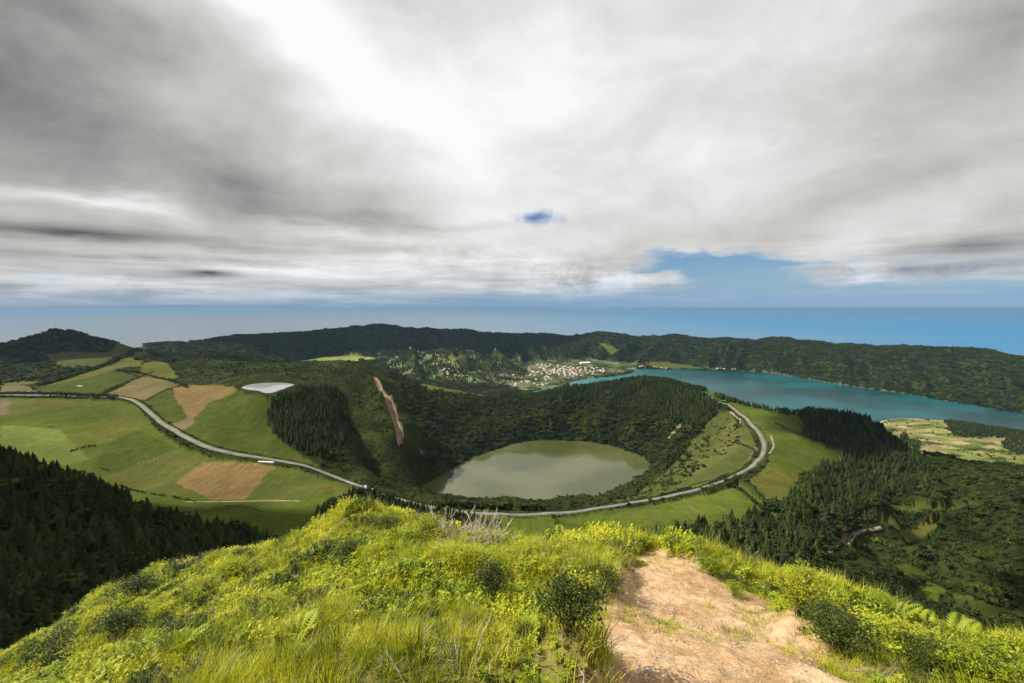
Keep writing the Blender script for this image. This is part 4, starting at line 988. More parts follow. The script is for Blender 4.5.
hedge([(440, 506), (470, 508.5), (510, 510), (545, 510)], 'row of small dark trees on the near rim of the crater lake', 6, 4, 4, 0, 0.25)
hedge([(735, 442), (745, 446), (757, 453)], 'short dark hedge on the inner side of the road bend', 2.6, 3, 3)
hedge([(690, 486), (705, 482), (718, 480)], 'low dark hedge above the road near the foot of the crater wall', 2, 2, 3)

# ------------------------------------------------------------------ small built things far away
M_WHITE, nt, b = mat('white_wall'); nt.put(b.inputs['Base Color'], nt.cramp(nt.noise(wpos(nt), 0.8, 3), [(0.3, (0.50, 0.48, 0.45)), (0.7, (0.66, 0.64, 0.61))]))
M_TILE, nt, b = mat('terracotta'); nt.put(b.inputs['Base Color'], nt.cramp(nt.noise(wpos(nt), 0.05, 3), [(0.3, (0.45, 0.27, 0.19)), (0.7, (0.66, 0.50, 0.41))]))
M_METAL, nt, b = mat('grey_steel'); nt.put(b.inputs['Base Color'], nt.cramp(nt.noise(wpos(nt), 2, 2), [(0.3, (0.18, 0.19, 0.2)), (0.7, (0.28, 0.29, 0.3))])); b.inputs['Metallic'].default_value = 0.6; b.inputs['Roughness'].default_value = 0.5
M_GLASS, nt, b = mat('window_glass'); nt.put(b.inputs['Base Color'], nt.cramp(nt.noise(wpos(nt), 1, 2), [(0.3, (0.02, 0.025, 0.03)), (0.7, (0.04, 0.045, 0.05))])); b.inputs['Roughness'].default_value = 0.15
M_TYRE, nt, b = mat('rubber'); nt.put(b.inputs['Base Color'], nt.cramp(nt.noise(wpos(nt), 5, 2), [(0.3, (0.02, 0.02, 0.02)), (0.7, (0.035, 0.035, 0.035))]))
def boxs(s, x0, x1, y0, y1, z0, z1, m=0):
    V = [(x, y, z) for z in (z0, z1) for y in (y0, y1) for x in (x0, x1)]
    s.grid([np.array(v) for v in V], [(0, 2, 3, 1), (4, 5, 7, 6), (0, 1, 5, 4), (2, 6, 7, 3), (0, 4, 6, 2), (1, 3, 7, 5)], m)
def roofs(s, lx, ly, z0, rise_, m=0, hip=0.0):
    a, b_ = lx / 2, ly / 2
    V = [np.array(v) for v in ((-a, -b_, z0), (a, -b_, z0), (a, b_, z0), (-a, b_, z0), (-a + hip, 0, z0 + rise_), (a - hip, 0, z0 + rise_))]
    s.grid(V, [(0, 1, 5, 4), (2, 3, 4, 5), (1, 2, 5), (3, 0, 4), (3, 2, 1, 0)], m)
def house_mesh(lx, ly, h, rise_, hip):
    s = Sh(); boxs(s, -lx / 2, lx / 2, -ly / 2, ly / 2, -2.0, h, 0); roofs(s, lx + .8, ly + .8, h + 0.01, rise_, 1, hip)
    for k in (-1, 1):
        for x in np.arange(-lx / 2 + 1.8, lx / 2 - 1, 3): boxs(s, x - .5, x + .5, k * (ly / 2 + .01) - .03, k * (ly / 2 + .01) + .03, 1.1, 2.3, 2)
    boxs(s, lx * .2, lx * .2 + .8, -.4, .4, h + rise_ * .5, h + rise_ + .9, 0)
    return s.mesh('house', [M_WHITE, M_TILE, M_GLASS])
HM = [house_mesh(15, 10, 5.4, 2.0, 0), house_mesh(13, 10, 7.0, 1.9, 2), house_mesh(20, 9, 5.2, 2.0, 0), house_mesh(12, 11, 7.5, 1.6, 4)]
def zone(lst): return poly_px(lst, 0)
rgh = np.random.default_rng(8)
ZONES = [([(520, 366), (545, 363), (560, 366), (580, 367), (612, 366), (608, 372), (590, 375), (572, 377), (552, 376), (530, 372)], 115, 'tiny pale house with a terracotta roof in the far village beside the big lake', 'houses of the lakeside village'),
         ([(505, 376), (530, 374), (560, 378), (550, 386), (520, 388), (500, 384)], 26, 'tiny pale house among the plots between the village and the crater ridge', 'houses between the village and the ridge'),
         ([(400, 352), (420, 350), (520, 352), (500, 356), (430, 358)], 26, 'tiny pale house scattered in the green valley under the far rim', 'houses in the valley under the rim'),
         ([(440, 371), (462, 370), (470, 377), (448, 380)], 14, 'tiny pale house in the clearing among the wooded hummocks', 'houses in the clearing among the hummocks'),
         ([(640, 366), (735, 369), (735, 370.3), (700, 369.3), (640, 368.8)], 16, 'tiny pale house on the far shore of the big lake under the rim', 'houses on the far shore')]
for lst, n, lab, gp in ZONES:
    pz = zone(lst); x0, y0 = pz.min(0); x1, y1 = pz.max(0); k = 0; tries = 0; spots = []
    while k < n and tries < 9000:
        tries += 1; x = rgh.uniform(x0, x1); y = rgh.uniform(y0, y1)
        if not pip(np.array([x]), np.array([y]), pz)[0]: continue
        if any((x - a) ** 2 + (y - b_) ** 2 < 17 ** 2 for a, b_ in spots): continue
        z = float(ground(x, y)[0])
        if z < 260.8 or not visible(np.array([x]), np.array([y]), np.array([z + 6]))[0]: continue
        spots.append((x, y)); k += 1
        o = obj('house', HM[k % 4], loc=(x, y, z), rot=(0, 0, 0.5 + rgh.choice([0, math.pi / 2]) + rgh.normal() * .15)); tag(o, lab, 'house', gp)
def shed(px, py, lx, ly, h, label, rotz=0.0, roofm=None):
    p = hits([(px, py)])[0]; t = bpy.data.objects.new('shed', None); link(t); t.location = p; t.rotation_euler = (0, 0, rotz); tag(t, label, 'shed')
    s = Sh(); boxs(s, -lx / 2, lx / 2, -ly / 2, ly / 2, -1.5, h); obj('wall', s.mesh('wall', [M_WHITE]), t)
    s = Sh(); roofs(s, lx + .6, ly + .6, h + .01, ly * .16); obj('roof', s.mesh('roof', [roofm or M_WHITE]), t)
    s = Sh(); boxs(s, -.9, .9, -ly / 2 - .06, -ly / 2 - .003, 0, h * .8); obj('door', s.mesh('door', [M_METAL]), t)
shed(266, 462.5, 24, 3.5, 1.3, 'long low white shed beside the western road above the ploughed field', -0.12)
shed(80, 386.5, 11, 5, 1.6, 'small white shed alone in the dark green strip at the far left')
shed(702, 393.5, 8, 9, 3.4, 'small white hut where the road leaves the pines on the crater crest', 0.4)
shed(585, 363.5, 80, 42, 8, 'large white roofed hall behind the lakeside village', 0.25)
shed(75, 450, 3, 2.5, 2.2, 'tiny white shelter beside the lone bushes in the left pasture', 0.3)

def van():
    p = road_w[-14]; d = road_w[-12] - road_w[-16]; t = bpy.data.objects.new('van', None); link(t); t.location = p + np.array([0, 0, .02]); t.rotation_euler = (0, 0, math.atan2(d[1], d[0]))
    tag(t, 'white van parked on the western road where it meets the dark plantation', 'van')
    prof = [(-2.5, .45), (-2.55, 1.0), (-2.5, 2.1), (-2.3, 2.3), (1.0, 2.3), (1.35, 2.1), (1.95, 1.25), (2.5, 1.05), (2.6, .6), (2.55, .4)]
    s = Sh(); n = len(prof); V = [np.array((x, y, z)) for y in (-.95, .95) for x, z in prof]
    s.grid(V, [tuple(range(n)), tuple(range(2 * n - 1, n - 1, -1))] + [(i, i + n, (i + 1) % n + n, (i + 1) % n) for i in range(n)]); obj('body', s.mesh('body', [M_WHITE]), t)
    s = Sh(); s.quad(np.array((1.37, -.85, 2.06)), np.array((1.93, -.85, 1.30)), np.array((1.93, .85, 1.30)), np.array((1.37, .85, 2.06))); s.v = [v + np.array((.03, 0, .03)) for v in s.v]; obj('windscreen', s.mesh('windscreen', [M_GLASS]), t)
    for sx in (-1.6, 1.6):
        for sy in (-.9, .9):
            s = Sh(); tube(s, [(sx, sy - .11, .34), (sx, sy + .11, .34)], .34, .34, 16); s.f.append(tuple(range(15, -1, -1))); s.m.append(0); obj('wheel', s.mesh('wheel', [M_TYRE]), t)
van()
def mast():
    p = hits([(173, 341)])[0]; t = bpy.data.objects.new('radio_mast', None); link(t); t.location = p; tag(t, 'thin steel radio mast standing on the far caldera rim at the left', 'mast')
    s = Sh(); h = 62.0; legs = []
    for k in range(3):
        a = k * 2.094; b0 = np.array([2.6 * math.cos(a), 2.6 * math.sin(a), -2]); b1 = np.array([.5 * math.cos(a), .5 * math.sin(a), h]); legs.append((b0, b1)); tube(s, [b0, b1], .45, .25, 6)
    for i in range(14):
        f0, f1 = i / 14, (i + 1) / 14
        for k in range(3):
            A, B = legs[k], legs[(k + 1) % 3]; tube(s, [A[0] * (1 - f0) + A[1] * f0, B[0] * (1 - f1) + B[1] * f1], .15, .15, 4)
    obj('lattice_tower', s.mesh('lattice_tower', [M_METAL]), t)
    s = Sh(); tube(s, [(0, 0, h - 1), (0, 0, h + 12)], .35, .2, 6); obj('antenna', s.mesh('antenna', [M_METAL]), t)
mast()

# cattle
def cow_mesh(white):
    me = bpy.data.meshes.new('cow')
    J = [((0, 0, 1.05), (.34, .36)), ((.55, 0, 1.08), (.30, .34)), ((.95, 0, 1.22), (.17, .2)), ((1.25, 0, 1.3), (.15, .16)), ((1.62, 0, 1.12), (.09, .09)), ((-.6, 0, 1.1), (.3, .33)), ((-.82, 0, 1.15), (.1, .1)), ((-.9, 0, .7), (.03, .03))]
    E = [(0, 1), (1, 2), (2, 3), (3, 4), (0, 5), (5, 6), (6, 7)]
    for sx, par in ((.55, 1), (-.6, 5)):
        for sy in (-.19, .19):
            n = len(J); back = -.08 if sx < 0 else .03
            J += [((sx, sy, .78), (.12, .11)), ((sx + back, sy, .42), (.07, .07)), ((sx + .0, sy, .0), (.06, .06))]; E += [(par, n), (n, n + 1), (n + 1, n + 2)]
    for sy in (-1, 1):
        n = len(J); J.append(((1.22, sy * .24, 1.38), (.04, .03))); E.append((3, n))
    me.from_pydata([j[0] for j in J], E, []); o = bpy.data.objects.new('tmp', me); COL.objects.link(o)
    sk = o.modifiers.new('s', 'SKIN'); sk.use_smooth_shade = True
    for i, j in enumerate(J): me.skin_vertices[0].data[i].radius = j[1]
    me.skin_vertices[0].data[0].use_root = True
    sb = o.modifiers.new('d', 'SUBSURF'); sb.levels = 1
    dg = bpy.context.evaluated_depsgraph_get(); r = bpy.data.meshes.new_from_object(o.evaluated_get(dg)); bpy.data.objects.remove(o); r.name = 'cow'
    m, nt, b = mat('cow_hide'); n = nt.noise(nt.node('ShaderNodeTexCoord').outputs['Object'], 1.6, 2)
    nt.put(b.inputs['Base Color'], nt.cramp(n, [(0.46, (0.5, 0.48, 0.43)), (0.5, (0.5, 0.48, 0.43) if white else (0.03, 0.025, 0.02))])); r.materials.clear(); r.materials.append(m); return r
CW = [cow_mesh(True), cow_mesh(False)]
cowpx = [(137, 466), (139, 464.5), (141, 466.5), (144, 463), (146, 465), (148, 461.5), (149, 463.5), (151, 462), (152, 459.5), (154, 461), (157, 458.5), (158, 460.5), (160, 459), (147, 457), (163, 462)]
for i, q in enumerate(cowpx):
    o = obj('cow', CW[0 if i % 4 else 1], loc=tuple(hits([q])[0]), rot=(0, 0, i * 1.7), scale=1.0); tag(o, 'tiny pale cow grazing in the olive pasture left of the ploughed field', 'cow', 'herd left of the ploughed field')
for i, q in enumerate([(166, 422.5), (172, 426), (175, 424.5), (178, 427), (180, 429), (171, 428.5), (184, 428)]):
    o = obj('cow', CW[i % 2], loc=tuple(hits([q])[0]), rot=(0, 0, i * 2.1), scale=1.0); tag(o, 'tiny pale cow on the bare brown ground just above the western road', 'cow', 'cattle above the western road')
# ------------------------------------------------------------------ the viewpoint hill's own vegetation
def gs(): return np.array
LIMEST = [(0.16, (0.035, 0.058, 0.007)), (0.36, (0.14, 0.17, 0.010)), (0.55, (0.32, 0.365, 0.018)), (0.80, (0.49, 0.49, 0.032)), (1.0, (0.54, 0.48, 0.13))]
M_GRASS = leafmat('grass_blade', LIMEST, 0.42, 0.5, 1.6, 0.3, 0.75, 0.4)
M_LEAF = leafmat('broad_leaf', [(0.12, (0.04, 0.08, 0.008)), (0.38, (0.20, 0.28, 0.016)), (0.7, (0.38, 0.42, 0.024)), (1.0, (0.42, 0.43, 0.05))], 0.4, 0.6, 0.7, 0.25, 0.55, 0.5)
M_HEATH = leafmat('heath_leaf', [(0.34, (0.020, 0.034, 0.007)), (0.50, (0.055, 0.082, 0.009)), (0.60, (0.21, 0.27, 0.013)), (0.74, (0.39, 0.43, 0.020)), (1.0, (0.51, 0.48, 0.035))], 0.3, 0.6, 1.0, 0.25, 0.85, 0.35)
M_DARKB = leafmat('dark_shrub_leaf', [(0.0, (0.020, 0.032, 0.007)), (0.5, (0.045, 0.066, 0.010)), (0.8, (0.10, 0.125, 0.015)), (1.0, (0.20, 0.22, 0.025))], 0.25, 0.55, 1.5, 0.3, 0.6, 0.4)
M_STRAW = leafmat('dry_stalk', [(0.0, (0.30, 0.22, 0.10)), (1.0, (0.52, 0.44, 0.27))], 0.15, 0.7, 2.0, 0.2)
M_DEAD, nt, b = mat('dead_twig'); nt.put(b.inputs['Base Color'], nt.cramp(nt.noise(wpos(nt), 8, 3), [(0.3, (0.30, 0.24, 0.20)), (0.7, (0.58, 0.50, 0.43))]))
M_STEM, nt, b = mat('brown_stem'); nt.put(b.inputs['Base Color'], nt.cramp(nt.noise(wpos(nt), 12, 3), [(0.3, (0.07, 0.05, 0.03)), (0.7, (0.16, 0.12, 0.08))]))
A3 = lambda *v: np.array(v, float)

def blade(s, base, ang, h, bend, w, m=0, seg=3):
    d = A3(math.cos(ang), math.sin(ang), 0); sd = A3(-d[1], d[0], 0); prev = None
    for i in range(seg + 1):
        f = i / seg; p = base + d * (bend * f * f) + A3(0, 0, h * (f - 0.25 * f * f * (bend / h))); ww = w * (1 - f ** 1.6) * .5
        cur = (p - sd * ww, p + sd * ww)
        if prev is not None:
            if i < seg: s.quad(prev[0], prev[1], cur[1], cur[0], m)
            else: s.tri(prev[0], prev[1], p, m)
        prev = cur
def leaf(s, base, dirv, nrm, L_, w, m=0):
    d = unit(dirv); sd = unit(np.cross(d, nrm)); up = np.cross(sd, d)
    a = base; c = base + d * L_ * .5 + up * L_ * .08; t = base + d * L_ - up * L_ * .08
    s.tri(a, c + sd * w * .5, c, m); s.tri(a, c, c - sd * w * .5, m); s.tri(c, c + sd * w * .5, t, m); s.tri(c - sd * w * .5, c, t, m)
def tuft(seed, n=34, h=(.10, .30), spread=.10, w=.010):
    rg = np.random.default_rng(seed); s = Sh()
    for _ in range(n):
        a = rg.random() * 6.28; r = spread * math.sqrt(rg.random()); hh = rg.uniform(*h)
        blade(s, A3(r * math.cos(a), r * math.sin(a), -.02), a + rg.normal() * .9, hh, hh * rg.uniform(.15, .75), w * rg.uniform(.7, 1.3))
    return s
def leafy(seed, n=11, L_=(.035, .075)):
    rg = np.random.default_rng(seed); s = Sh()
    for _ in range(n):
        a = rg.random() * 6.28; h = rg.uniform(.05, .20); lean = rg.uniform(.02, .12); top = A3(lean * math.cos(a), lean * math.sin(a), h)
        blade(s, A3(0, 0, -.02), a, h, lean, .004, 0, 2)
        for k in range(5):
            b_ = rg.random() * 6.28; f = rg.uniform(.45, 1)
            leaf(s, top * f, A3(math.cos(b_), math.sin(b_), rg.uniform(-.1, .7)), A3(rg.normal() * .3, rg.normal() * .3, 1), rg.uniform(*L_), rg.uniform(*L_) * .62)
    return s
def heathy(seed, n=60, size=.22):
    rg = np.random.default_rng(seed); s = Sh()
    for _ in range(n):
        a = rg.random() * 6.28; r = size * math.sqrt(rg.random()); h = size * .9 * (1 - (r / size) ** 2 * .6) * rg.uniform(.6, 1.15); o = A3(r * math.cos(a), r * math.sin(a), h * .35)
        d = unit(A3(math.cos(a) * r / size * .6 + rg.normal() * .15, math.sin(a) * r / size * .6 + rg.normal() * .15, 1))
        for k in range(7):
            b_ = rg.random() * 6.28; f = k / 6
            leaf(s, o + d * h * .65 * f, d * .8 + A3(math.cos(b_), math.sin(b_), .1), A3(0, 0, 1), rg.uniform(.028, .052), .017)
    return s
def fern(seed, n=9, L_=.42):
    rg = np.random.default_rng(seed); s = Sh()
    for q in range(n):
        a = q * 6.28 / n + rg.normal() * .25; l = L_ * rg.uniform(.7, 1.15); arch = rg.uniform(.35, .8); prev = A3(0, 0, 0); K = 13
        for i in range(1, K + 1):
            f = i / K; r = l * (f * .85) * (0.45 + .55 * arch); z = l * (1.0 - .2 * arch) * (f * 1.25 - f * f * (.35 + .55 * arch)); p = A3(r * math.cos(a), r * math.sin(a), z)
            d = unit(p - prev); sd = unit(np.cross(d, A3(0, 0, 1))); nn = np.cross(sd, d); wl = l * .27 * math.sin(math.pi * min(1, .12 + f * .9)) ** .8
            s.tri(prev - sd * .002, prev + sd * .002, p)
            for k in (-1, 1): leaf(s, prev, sd * k + d * .45, nn, wl, wl * .30)
            prev = p
    return s
TUFTS = [proto('tuft_source', tuft(i).mesh('tuft', [M_GRASS])) for i in range(4)] + [proto('tuft_source', tuft(9, 20, (.22, .5), .06, .006).mesh('tuft', [M_GRASS])), proto('tuft_source', tuft(10, 16, (.18, .42), .08, .004).mesh('tuft', [M_STRAW]))]
SHORT = [proto('tuft_source', tuft(30 + i, 30, (.03, .10), .09, .005).mesh('tuft', [M_GRASS])) for i in range(3)]
LEAFS = [proto('sprig_source', leafy(40 + i).mesh('sprig', [M_LEAF])) for i in range(4)]
HEATH = [proto('heath_source', heathy(50 + i).mesh('heath', [M_HEATH])) for i in range(4)]
FERNP = [proto('fern_source', fern(60 + i).mesh('fern', [M_LEAF])) for i in range(2)]

rg = np.random.default_rng(21)
NEAR = (rise > 1.1) & (rise < 34) & (np.abs(AZ) < R(56))
PXC = W / 2 + FPX * GX / np.maximum(GY, .1)
dfall = np.clip(9.0 / np.maximum(rise, 1), 0.35, 1.0)
offp = np.clip(pd / 0.25, 0, 1) * (pd > -0.02)
bare = np.clip(-bdist * 1.5, 0, 1)
patch = fbm(GX, GY, 0.9, 3); patch2 = fbm(GX + 40, GY + 9, 2.4, 3)
heathz = np.clip((fbm(GX + 11, GY - 5, 3.0, 2) + 0.1) * 4, 0, 1) * np.clip((rise - 6.5) / 3, 0, 1)
left_slope = np.clip((GY * -0.12 - GX) / 3.0 - 0.2, 0, 1) * np.clip((rise - 6) / 3, 0, 1)
heathz = np.clip(np.maximum(heathz * 0.7, left_slope), 0, 1)
fringe = np.where(bare > 0, np.clip(patch * 2.6 + 0.15 + np.clip((PXC - 830) / 120, 0, .5) + fbm(GX, GY, 0.25, 2) * .5, 0, 1) * .55, 1)
gx, gy = sample(np.where(NEAR, 75 * dfall * offp * fringe * (1 - .75 * heathz) * np.clip(1.1 + patch * 2.2, .2, 1.7), 0), rg)
gz = ground(gx, gy); v = visible(gx, gy, gz + .4, .06); gx, gy, gz = gx[v], gy[v], gz[v]
pk = rg.choice([0, 1, 2, 3, 4, 5], len(gx), p=[.20, .20, .20, .20, .10, .10])
gr = np.hypot(gx, gy); sc = rg.uniform(.55, 1.15, len(gx)) * np.clip(.75 + .04 * gr, .7, 1.25) * np.clip(1.0 + fbm(gx, gy, 1.6, 2) * .5, .6, 1.4)
fr_ = pip(gx, gy, BARE); sc = np.where(fr_, sc * .55, sc)
scatter('grass', np.stack([gx, gy, gz], 1), sc, rots(len(gx), rg, .18), TUFTS, 'long yellow green grass covering the viewpoint hill', 'grass', pk)
# thin turf creeping over the trodden ground
tx, ty = sample(np.where(NEAR & (pd < .5) & (fbm(GX + 3, GY, .55, 3) + 0.5 * np.clip(pd + .55, 0, 1) > .28), 90, 0) + np.where(NEAR & (bare > 0) & (pd > 0), 60, 0), rg)
tz = ground(tx, ty); v = visible(tx, ty, tz + .2, .05)
scatter('turf', np.stack([tx, ty, tz], 1)[v], rg.uniform(.4, 1.1, v.sum()), rots(v.sum(), rg, .1), SHORT, 'short thin turf at the edges of the bare earth path', 'turf')
lx, ly = sample(np.where(NEAR, 85 * dfall * offp * np.where(bare > 0, .12, 1) * np.clip(patch2 * 3 - patch * 1.5 + .6, 0.08, 1.4) * (1 - .7 * heathz), 0), rg)
lz = ground(lx, ly); v = visible(lx, ly, lz + .3, .05)
scatter('leafy_undergrowth', np.stack([lx, ly, lz], 1)[v], (rg.uniform(.4, 1.0, v.sum()) * np.clip(np.hypot(lx, ly)[v] / 6, .55, 1.35)), rots(v.sum(), rg, .2), LEAFS, 'broad leaved green herbs growing through the hill grass', 'undergrowth')
hx, hy = sample(np.where(NEAR, (9 * np.clip(-patch * 2.5 + .2, 0, 1.5) + 13 * heathz) * np.where(bare > 0, .15, 1) * offp * np.where(rise < 3, 0, 1), 0), rg)
hz = ground(hx, hy); v = visible(hx, hy, hz + .4, .05); hs = rg.uniform(.5, 1.5, len(hx)) * np.clip(1 + fbm(hx, hy, 1.2, 2) * 1.1, .4, 2.0) * np.clip(np.hypot(hx, hy) / 8, .4, 1)
scatter('heath', np.stack([hx, hy, hz - .03], 1)[v], hs[v], rots(v.sum(), rg, .15), HEATH, 'low mottled yellow and green heath on the hill slopes', 'heath')
fx, fy = sample(np.where(NEAR & (rise > 2.2), 0.9 * offp * np.where(bare > 0, 0, 1) * np.clip(patch2 * 2 + .6, 0, 1), 0), rg)
fz = ground(fx, fy); v = visible(fx, fy, fz + .4, .02)
scatter('low_ferns', np.stack([fx, fy, fz], 1)[v], rg.uniform(.4, .95, v.sum()), rots(v.sum(), rg, .2), FERNP, 'small bright ferns scattered through the hill grass', 'ferns')
# stones on the path
def stone(seed):
    rg_ = np.random.default_rng(seed); s = Sh(); nu, nv = 9, 6; V = []
    for i in range(nv + 1):
        p = math.pi * i / nv
        for j in range(nu):
            t = 6.283 * j / nu; d = A3(math.sin(p) * math.cos(t), math.sin(p) * math.sin(t), math.cos(p)); V.append(d * A3(1, .75, .5) * (1 + .3 * mnoise.noise(Vector(d * 1.7 + seed))))
    s.grid(V, [(i * nu + j, (i + 1) * nu + j, (i + 1) * nu + (j + 1) % nu, i * nu + (j + 1) % nu) for i in range(nv) for j in range(nu)]); return s
M_STONE, nt, b = mat('stone'); nt.put(b.inputs['Base Color'], nt.cramp(nt.noise(wpos(nt), 5, 4), [(0.3, (0.22, 0.15, 0.10)), (0.7, (0.50, 0.40, 0.30))]))
ST = [proto('pebble_source', stone(i).mesh('pebble', [M_STONE])) for i in range(3)]
sx, sy = sample(np.where(NEAR & (pd < .1) & (rise > 1.5), 130 * np.clip(fbm(GX, GY, .8, 2) * 3 + .5, .1, 2), 0), rg)
sz_ = ground(sx, sy); scatter('gravel', np.stack([sx, sy, sz_], 1), np.exp(rg.normal(size=len(sx)) * .55) * .008, rots(len(sx), rg, .3), ST, 'small pale stones lying loose on the earth path', 'gravel')

# ------------------------------------------------------------------ single shrubs
def shrub_meshes(seed, leafm, n=900, L_=(.03, .055), wf=.45, flat=.8):
    rg_ = np.random.default_rng(seed); s = Sh(); st = Sh(); ends = []
    for k in range(26):
        a = rg_.random() * 6.28; sp = rg_.uniform(.1, .85); e = A3(sp * math.cos(a) * .5, sp * math.sin(a) * .5, flat * (1.0 - .35 * sp) * rg_.uniform(.75, 1.08)); mid = e * A3(.35, .35, .5) + rg_.normal(size=3) * .04
        tube(st, [A3(0, 0, -.1), mid, e], .012, .004, 4); ends.append((mid, e))
    for _ in range(n):
        m_, e = ends[rg_.integers(len(ends))]; f = rg_.random() ** .6; p = m_ * (1 - f) + e * f + rg_.normal(size=3) * A3(.085, .085, .06)
        if p[2] < .02: p[2] = .02 + rg_.random() * .1
        up = unit(p * A3(1, 1, .4) + A3(0, 0, .5))
        for q in range(4):
            d = unit(up + rg_.normal(size=3) * .7); leaf(s, p, d, unit(rg_.normal(size=3) + A3(0, 0, 1)), rg_.uniform(*L_), rg_.uniform(*L_) * wf)
    return s.mesh('foliage', [leafm]), st.mesh('stems', [M_STEM])
M_YB = leafmat('yellow_shrub_leaf', [(0.0, (0.11, 0.16, 0.012)), (0.4, (0.26, 0.32, 0.015)), (1.0, (0.46, 0.48, 0.028))], 0.4, 0.5, 1.5, 0.3, 0.6, 0.4)
SB = {'dark': shrub_meshes(1, M_DARKB), 'dark2': shrub_meshes(2, M_DARKB, 1100, (.025, .045), .4, .7), 'yellow': shrub_meshes(3, M_YB, 800, (.035, .065), .5, .7), 'yellow2': shrub_meshes(4, M_YB, 900, (.03, .05), .45, .9), 'heath': shrub_meshes(5, M_HEATH, 1000, (.028, .045), .4, .65)}
SHRUBS = [  # px, py of foot, width px, kind, height factor, label
 (493, 598, 54, 'dark2', .9, 'round dark green shrub standing alone in the grass left of the path'),
 (570, 632, 86, 'dark', .85, 'largest dark shrub close to the left edge of the earth path'),
 (608, 590, 44, 'dark2', .75, 'small dark shrub where the path narrows, behind the largest one'),
 (528, 640, 46, 'dark2', .6, 'low dark shrub touching the left side of the largest one'),
 (616, 556, 30, 'dark', .7, 'little dark shrub on the crest just left of the top of the path'),
 (352, 560, 44, 'dark2', .6, 'dark shrub on the hill slope below the summit hummock'),
 (388, 532, 34, 'dark', .6, 'small dark shrub near the summit hummock of the hill'),
 (322, 555, 34, 'dark2', .55, 'dark low shrub left of the one below the summit hummock'),
 (118, 634, 60, 'dark2', .6, 'dark spreading shrub low on the left slope of the hill'),
 (60, 668, 62, 'dark2', .6, 'dark green shrub nearest the bottom left corner'),
 (88, 652, 44, 'yellow', .5, 'yellow green shrub between two dark ones low on the left slope'),
 (800, 615, 66, 'yellow2', .8, 'bright yellow green shrub on the right edge of the bare ground'),
 (838, 648, 84, 'dark', .62, 'broad dark shrub right of the path below the bright one'),
 (822, 622, 50, 'yellow', .55, 'yellow shrub between the bright one and the broad dark one'),
 (900, 655, 80, 'yellow', .5, 'wide lime green shrub at the right of the hill'),
 (940, 672, 80, 'dark2', .6, 'dark shrub in the bottom right corner thicket'),
 (985, 690, 90, 'yellow2', .6, 'lime shrub in the bottom right corner'),
 (712, 575, 40, 'yellow', .6, 'low yellow shrub on the crest right of the top of the path'),
 (735, 596, 30, 'yellow2', .5, 'small yellow shrub on the bare slope right of the path'),
 (730, 584, 24, 'dark', .6, 'tiny dark shrub between yellow ones on the right crest'),
 (232, 575, 40, 'yellow', .5, 'yellow low shrub on the left crest of the hill'),
 (205, 598, 48, 'heath', .5, 'mottled heath shrub on the upper left slope'),
 (160, 622, 50, 'heath', .5, 'mottled heath shrub halfway down the left slope'),
 (430, 545, 60, 'yellow2', .5, 'bright low shrub in front of the dead whitish bush'),
 (30, 662, 46, 'heath', .55, 'mottled heath shrub between the corner shrub and the left crest'),
 (140, 592, 46, 'dark2', .5, 'dark low shrub just under the left crest above the spreading one'),
 (186, 640, 60, 'dark', .45, 'low dark mound of heath in the lower left, right of the spreading shrub'),
 (255, 600, 46, 'dark2', .5, 'dark mound in the hollow between the two humps of the left slope'),
 (215, 566, 30, 'yellow2', .5, 'small lime shrub on the rounded left hump'),
 (462, 570, 50, 'yellow2', .55, 'lime shrub just left of the round dark green one'),
 (640, 566, 18, 'yellow', .5, 'tiny lime shrub at the very top left of the path'),
 (560, 555, 38, 'dark2', .45, 'olive shrub on the crest between the dead bush and the path'),
 (780, 597, 40, 'heath', .5, 'olive shrub on the crest above the bright yellow one'),
]
for i, (px, py, wpx, kd, hf, lab) in enumerate(SHRUBS):
    p = hits([(px, min(py, 700))], None, 0)[0]; d = p[1]; w = wpx * d / FPX
    t = bpy.data.objects.new('shrub', None); link(t); t.location = p - np.array([0, 0, .03]); t.rotation_euler = (0, 0, i * 1.3); t.scale = (w / .95, w / .95, w * hf * 1.1); tag(t, lab, 'shrub')
    fm, sm = SB[kd]; obj('foliage', fm, t); obj('stems', sm, t)
# ferns that stand out
FM = [fern(70 + i, 8, .5).mesh('fronds', [M_YB]) for i in range(2)]
for i, (px, py, hpx, lab) in enumerate([(955, 642, 34, 'tall yellow fern on the right crest against the dark valley'), (922, 634, 30, 'yellow fern just left of the tall one on the right crest'), (895, 622, 34, 'upright lime fern where the right crest dips'), (1000, 672, 40, 'fern with arching fronds near the bottom right corner'),
                                        (560, 545, 22, 'small fern on the crest beside the earth path'), (300, 640, 32, 'arching green fern low in the grass on the left'), (180, 655, 40, 'fern among heath in the lower left')]):
    p = hits([(px, py)], None, 0)[0]; h = hpx * p[1] / FPX; t = bpy.data.objects.new('fern', None); link(t); t.location = p; t.scale = (h / .42,) * 3; t.rotation_euler = (0, 0, i); tag(t, lab, 'fern'); obj('fronds', FM[i % 2], t)
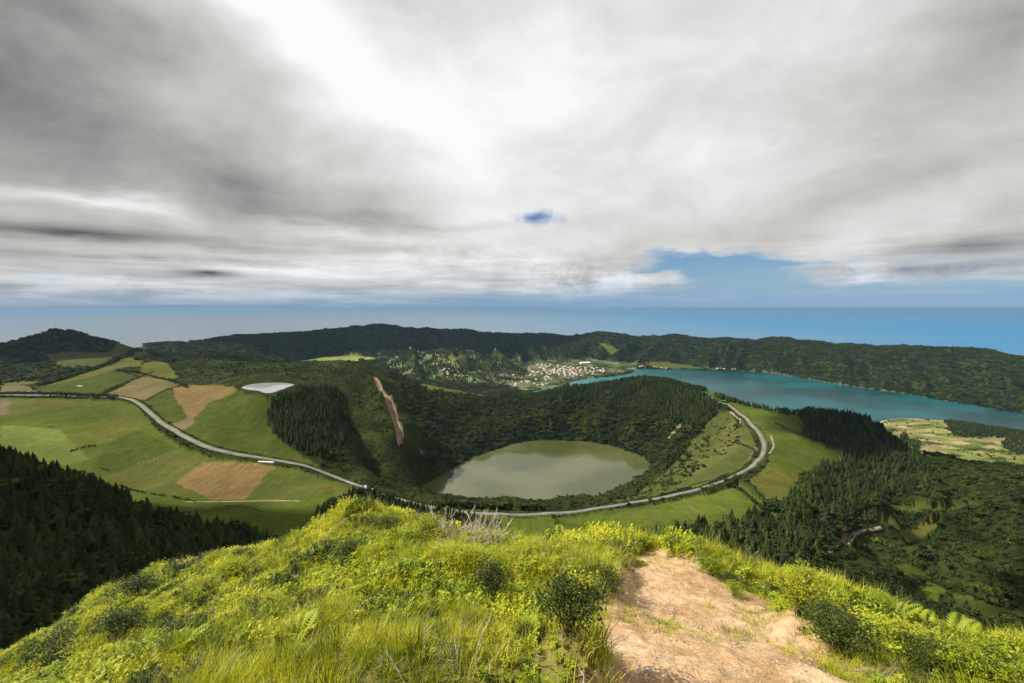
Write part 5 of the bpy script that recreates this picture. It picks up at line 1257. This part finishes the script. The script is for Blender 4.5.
# bare twigs
def twigs(seed, n, h, spread, r=.006, up=1.0, side=.5):
    rg_ = np.random.default_rng(seed); s = Sh()
    for _ in range(n):
        a = rg_.random() * 6.28; q = spread * math.sqrt(rg_.random()); p = A3(q * math.cos(a), q * math.sin(a) * .5, -.05); d = unit(A3(rg_.normal() * side, rg_.normal() * side, up)); hh = h * rg_.uniform(.5, 1.1); pts = [p]
        for k in range(4): d = unit(d + rg_.normal(size=3) * .2); p = p + d * hh / 4; pts.append(p)
        tube(s, pts, r, r * .35, 4)
        for k in range(3):
            j = rg_.integers(1, 4); dd = unit(d + rg_.normal(size=3) * .6); tube(s, [pts[j], pts[j] + dd * hh * .2, pts[j] + dd * hh * .33 + A3(0, 0, hh * .05)], r * .6, r * .25, 4)
    return s
def twig_thing(name, px, py, s, label, cat):
    p = hits([(px, py)], None, 0)[0]; o = obj(name, s.mesh(name, [M_DEAD]), loc=tuple(p)); tag(o, label, cat)
twig_thing('dead_bush', 462, 542, twigs(1, 75, .85, 1.0, .011, 1, .35), 'dead bush of pale whitish upright twigs on the crest left of centre', 'dead bush')
twig_thing('dead_bush', 500, 552, twigs(2, 26, .5, .45, .010, 1, .6), 'smaller grey dead bush just right of the large whitish one', 'dead bush')
twig_thing('bare_branch', 305, 541, twigs(3, 4, .6, .25, .012, .5, .8), 'thin bare forked branch sticking out of the left crest', 'branch')
twig_thing('dry_twig', 622, 680, twigs(4, 3, .24, .05, .004, .8, .6), 'dark dry forked twig at the bottom left edge of the path', 'twig')
twig_thing('dry_twig', 650, 664, twigs(5, 3, .2, .05, .004, .8, .7), 'dry twig leaning on the bare earth of the path', 'twig')
twig_thing('dead_stalks', 440, 660, twigs(7, 9, .42, .5, .004, 1, .3), 'tall thin dead stalks in the grass at the bottom centre', 'stalks')
twig_thing('dead_stalks', 250, 668, twigs(9, 10, .4, .5, .004, 1, .4), 'thin dead stalks among the leafy herbs in the lower left', 'stalks')
twig_thing('dead_stalks', 560, 672, twigs(10, 9, .35, .4, .004, 1, .4), 'thin dead stalks in the grass near the lower left side of the path', 'stalks')
twig_thing('dead_stalks', 345, 650, twigs(8, 8, .4, .5, .004, 1, .3), 'thin dead stalks in the grass left of the bottom centre', 'stalks')
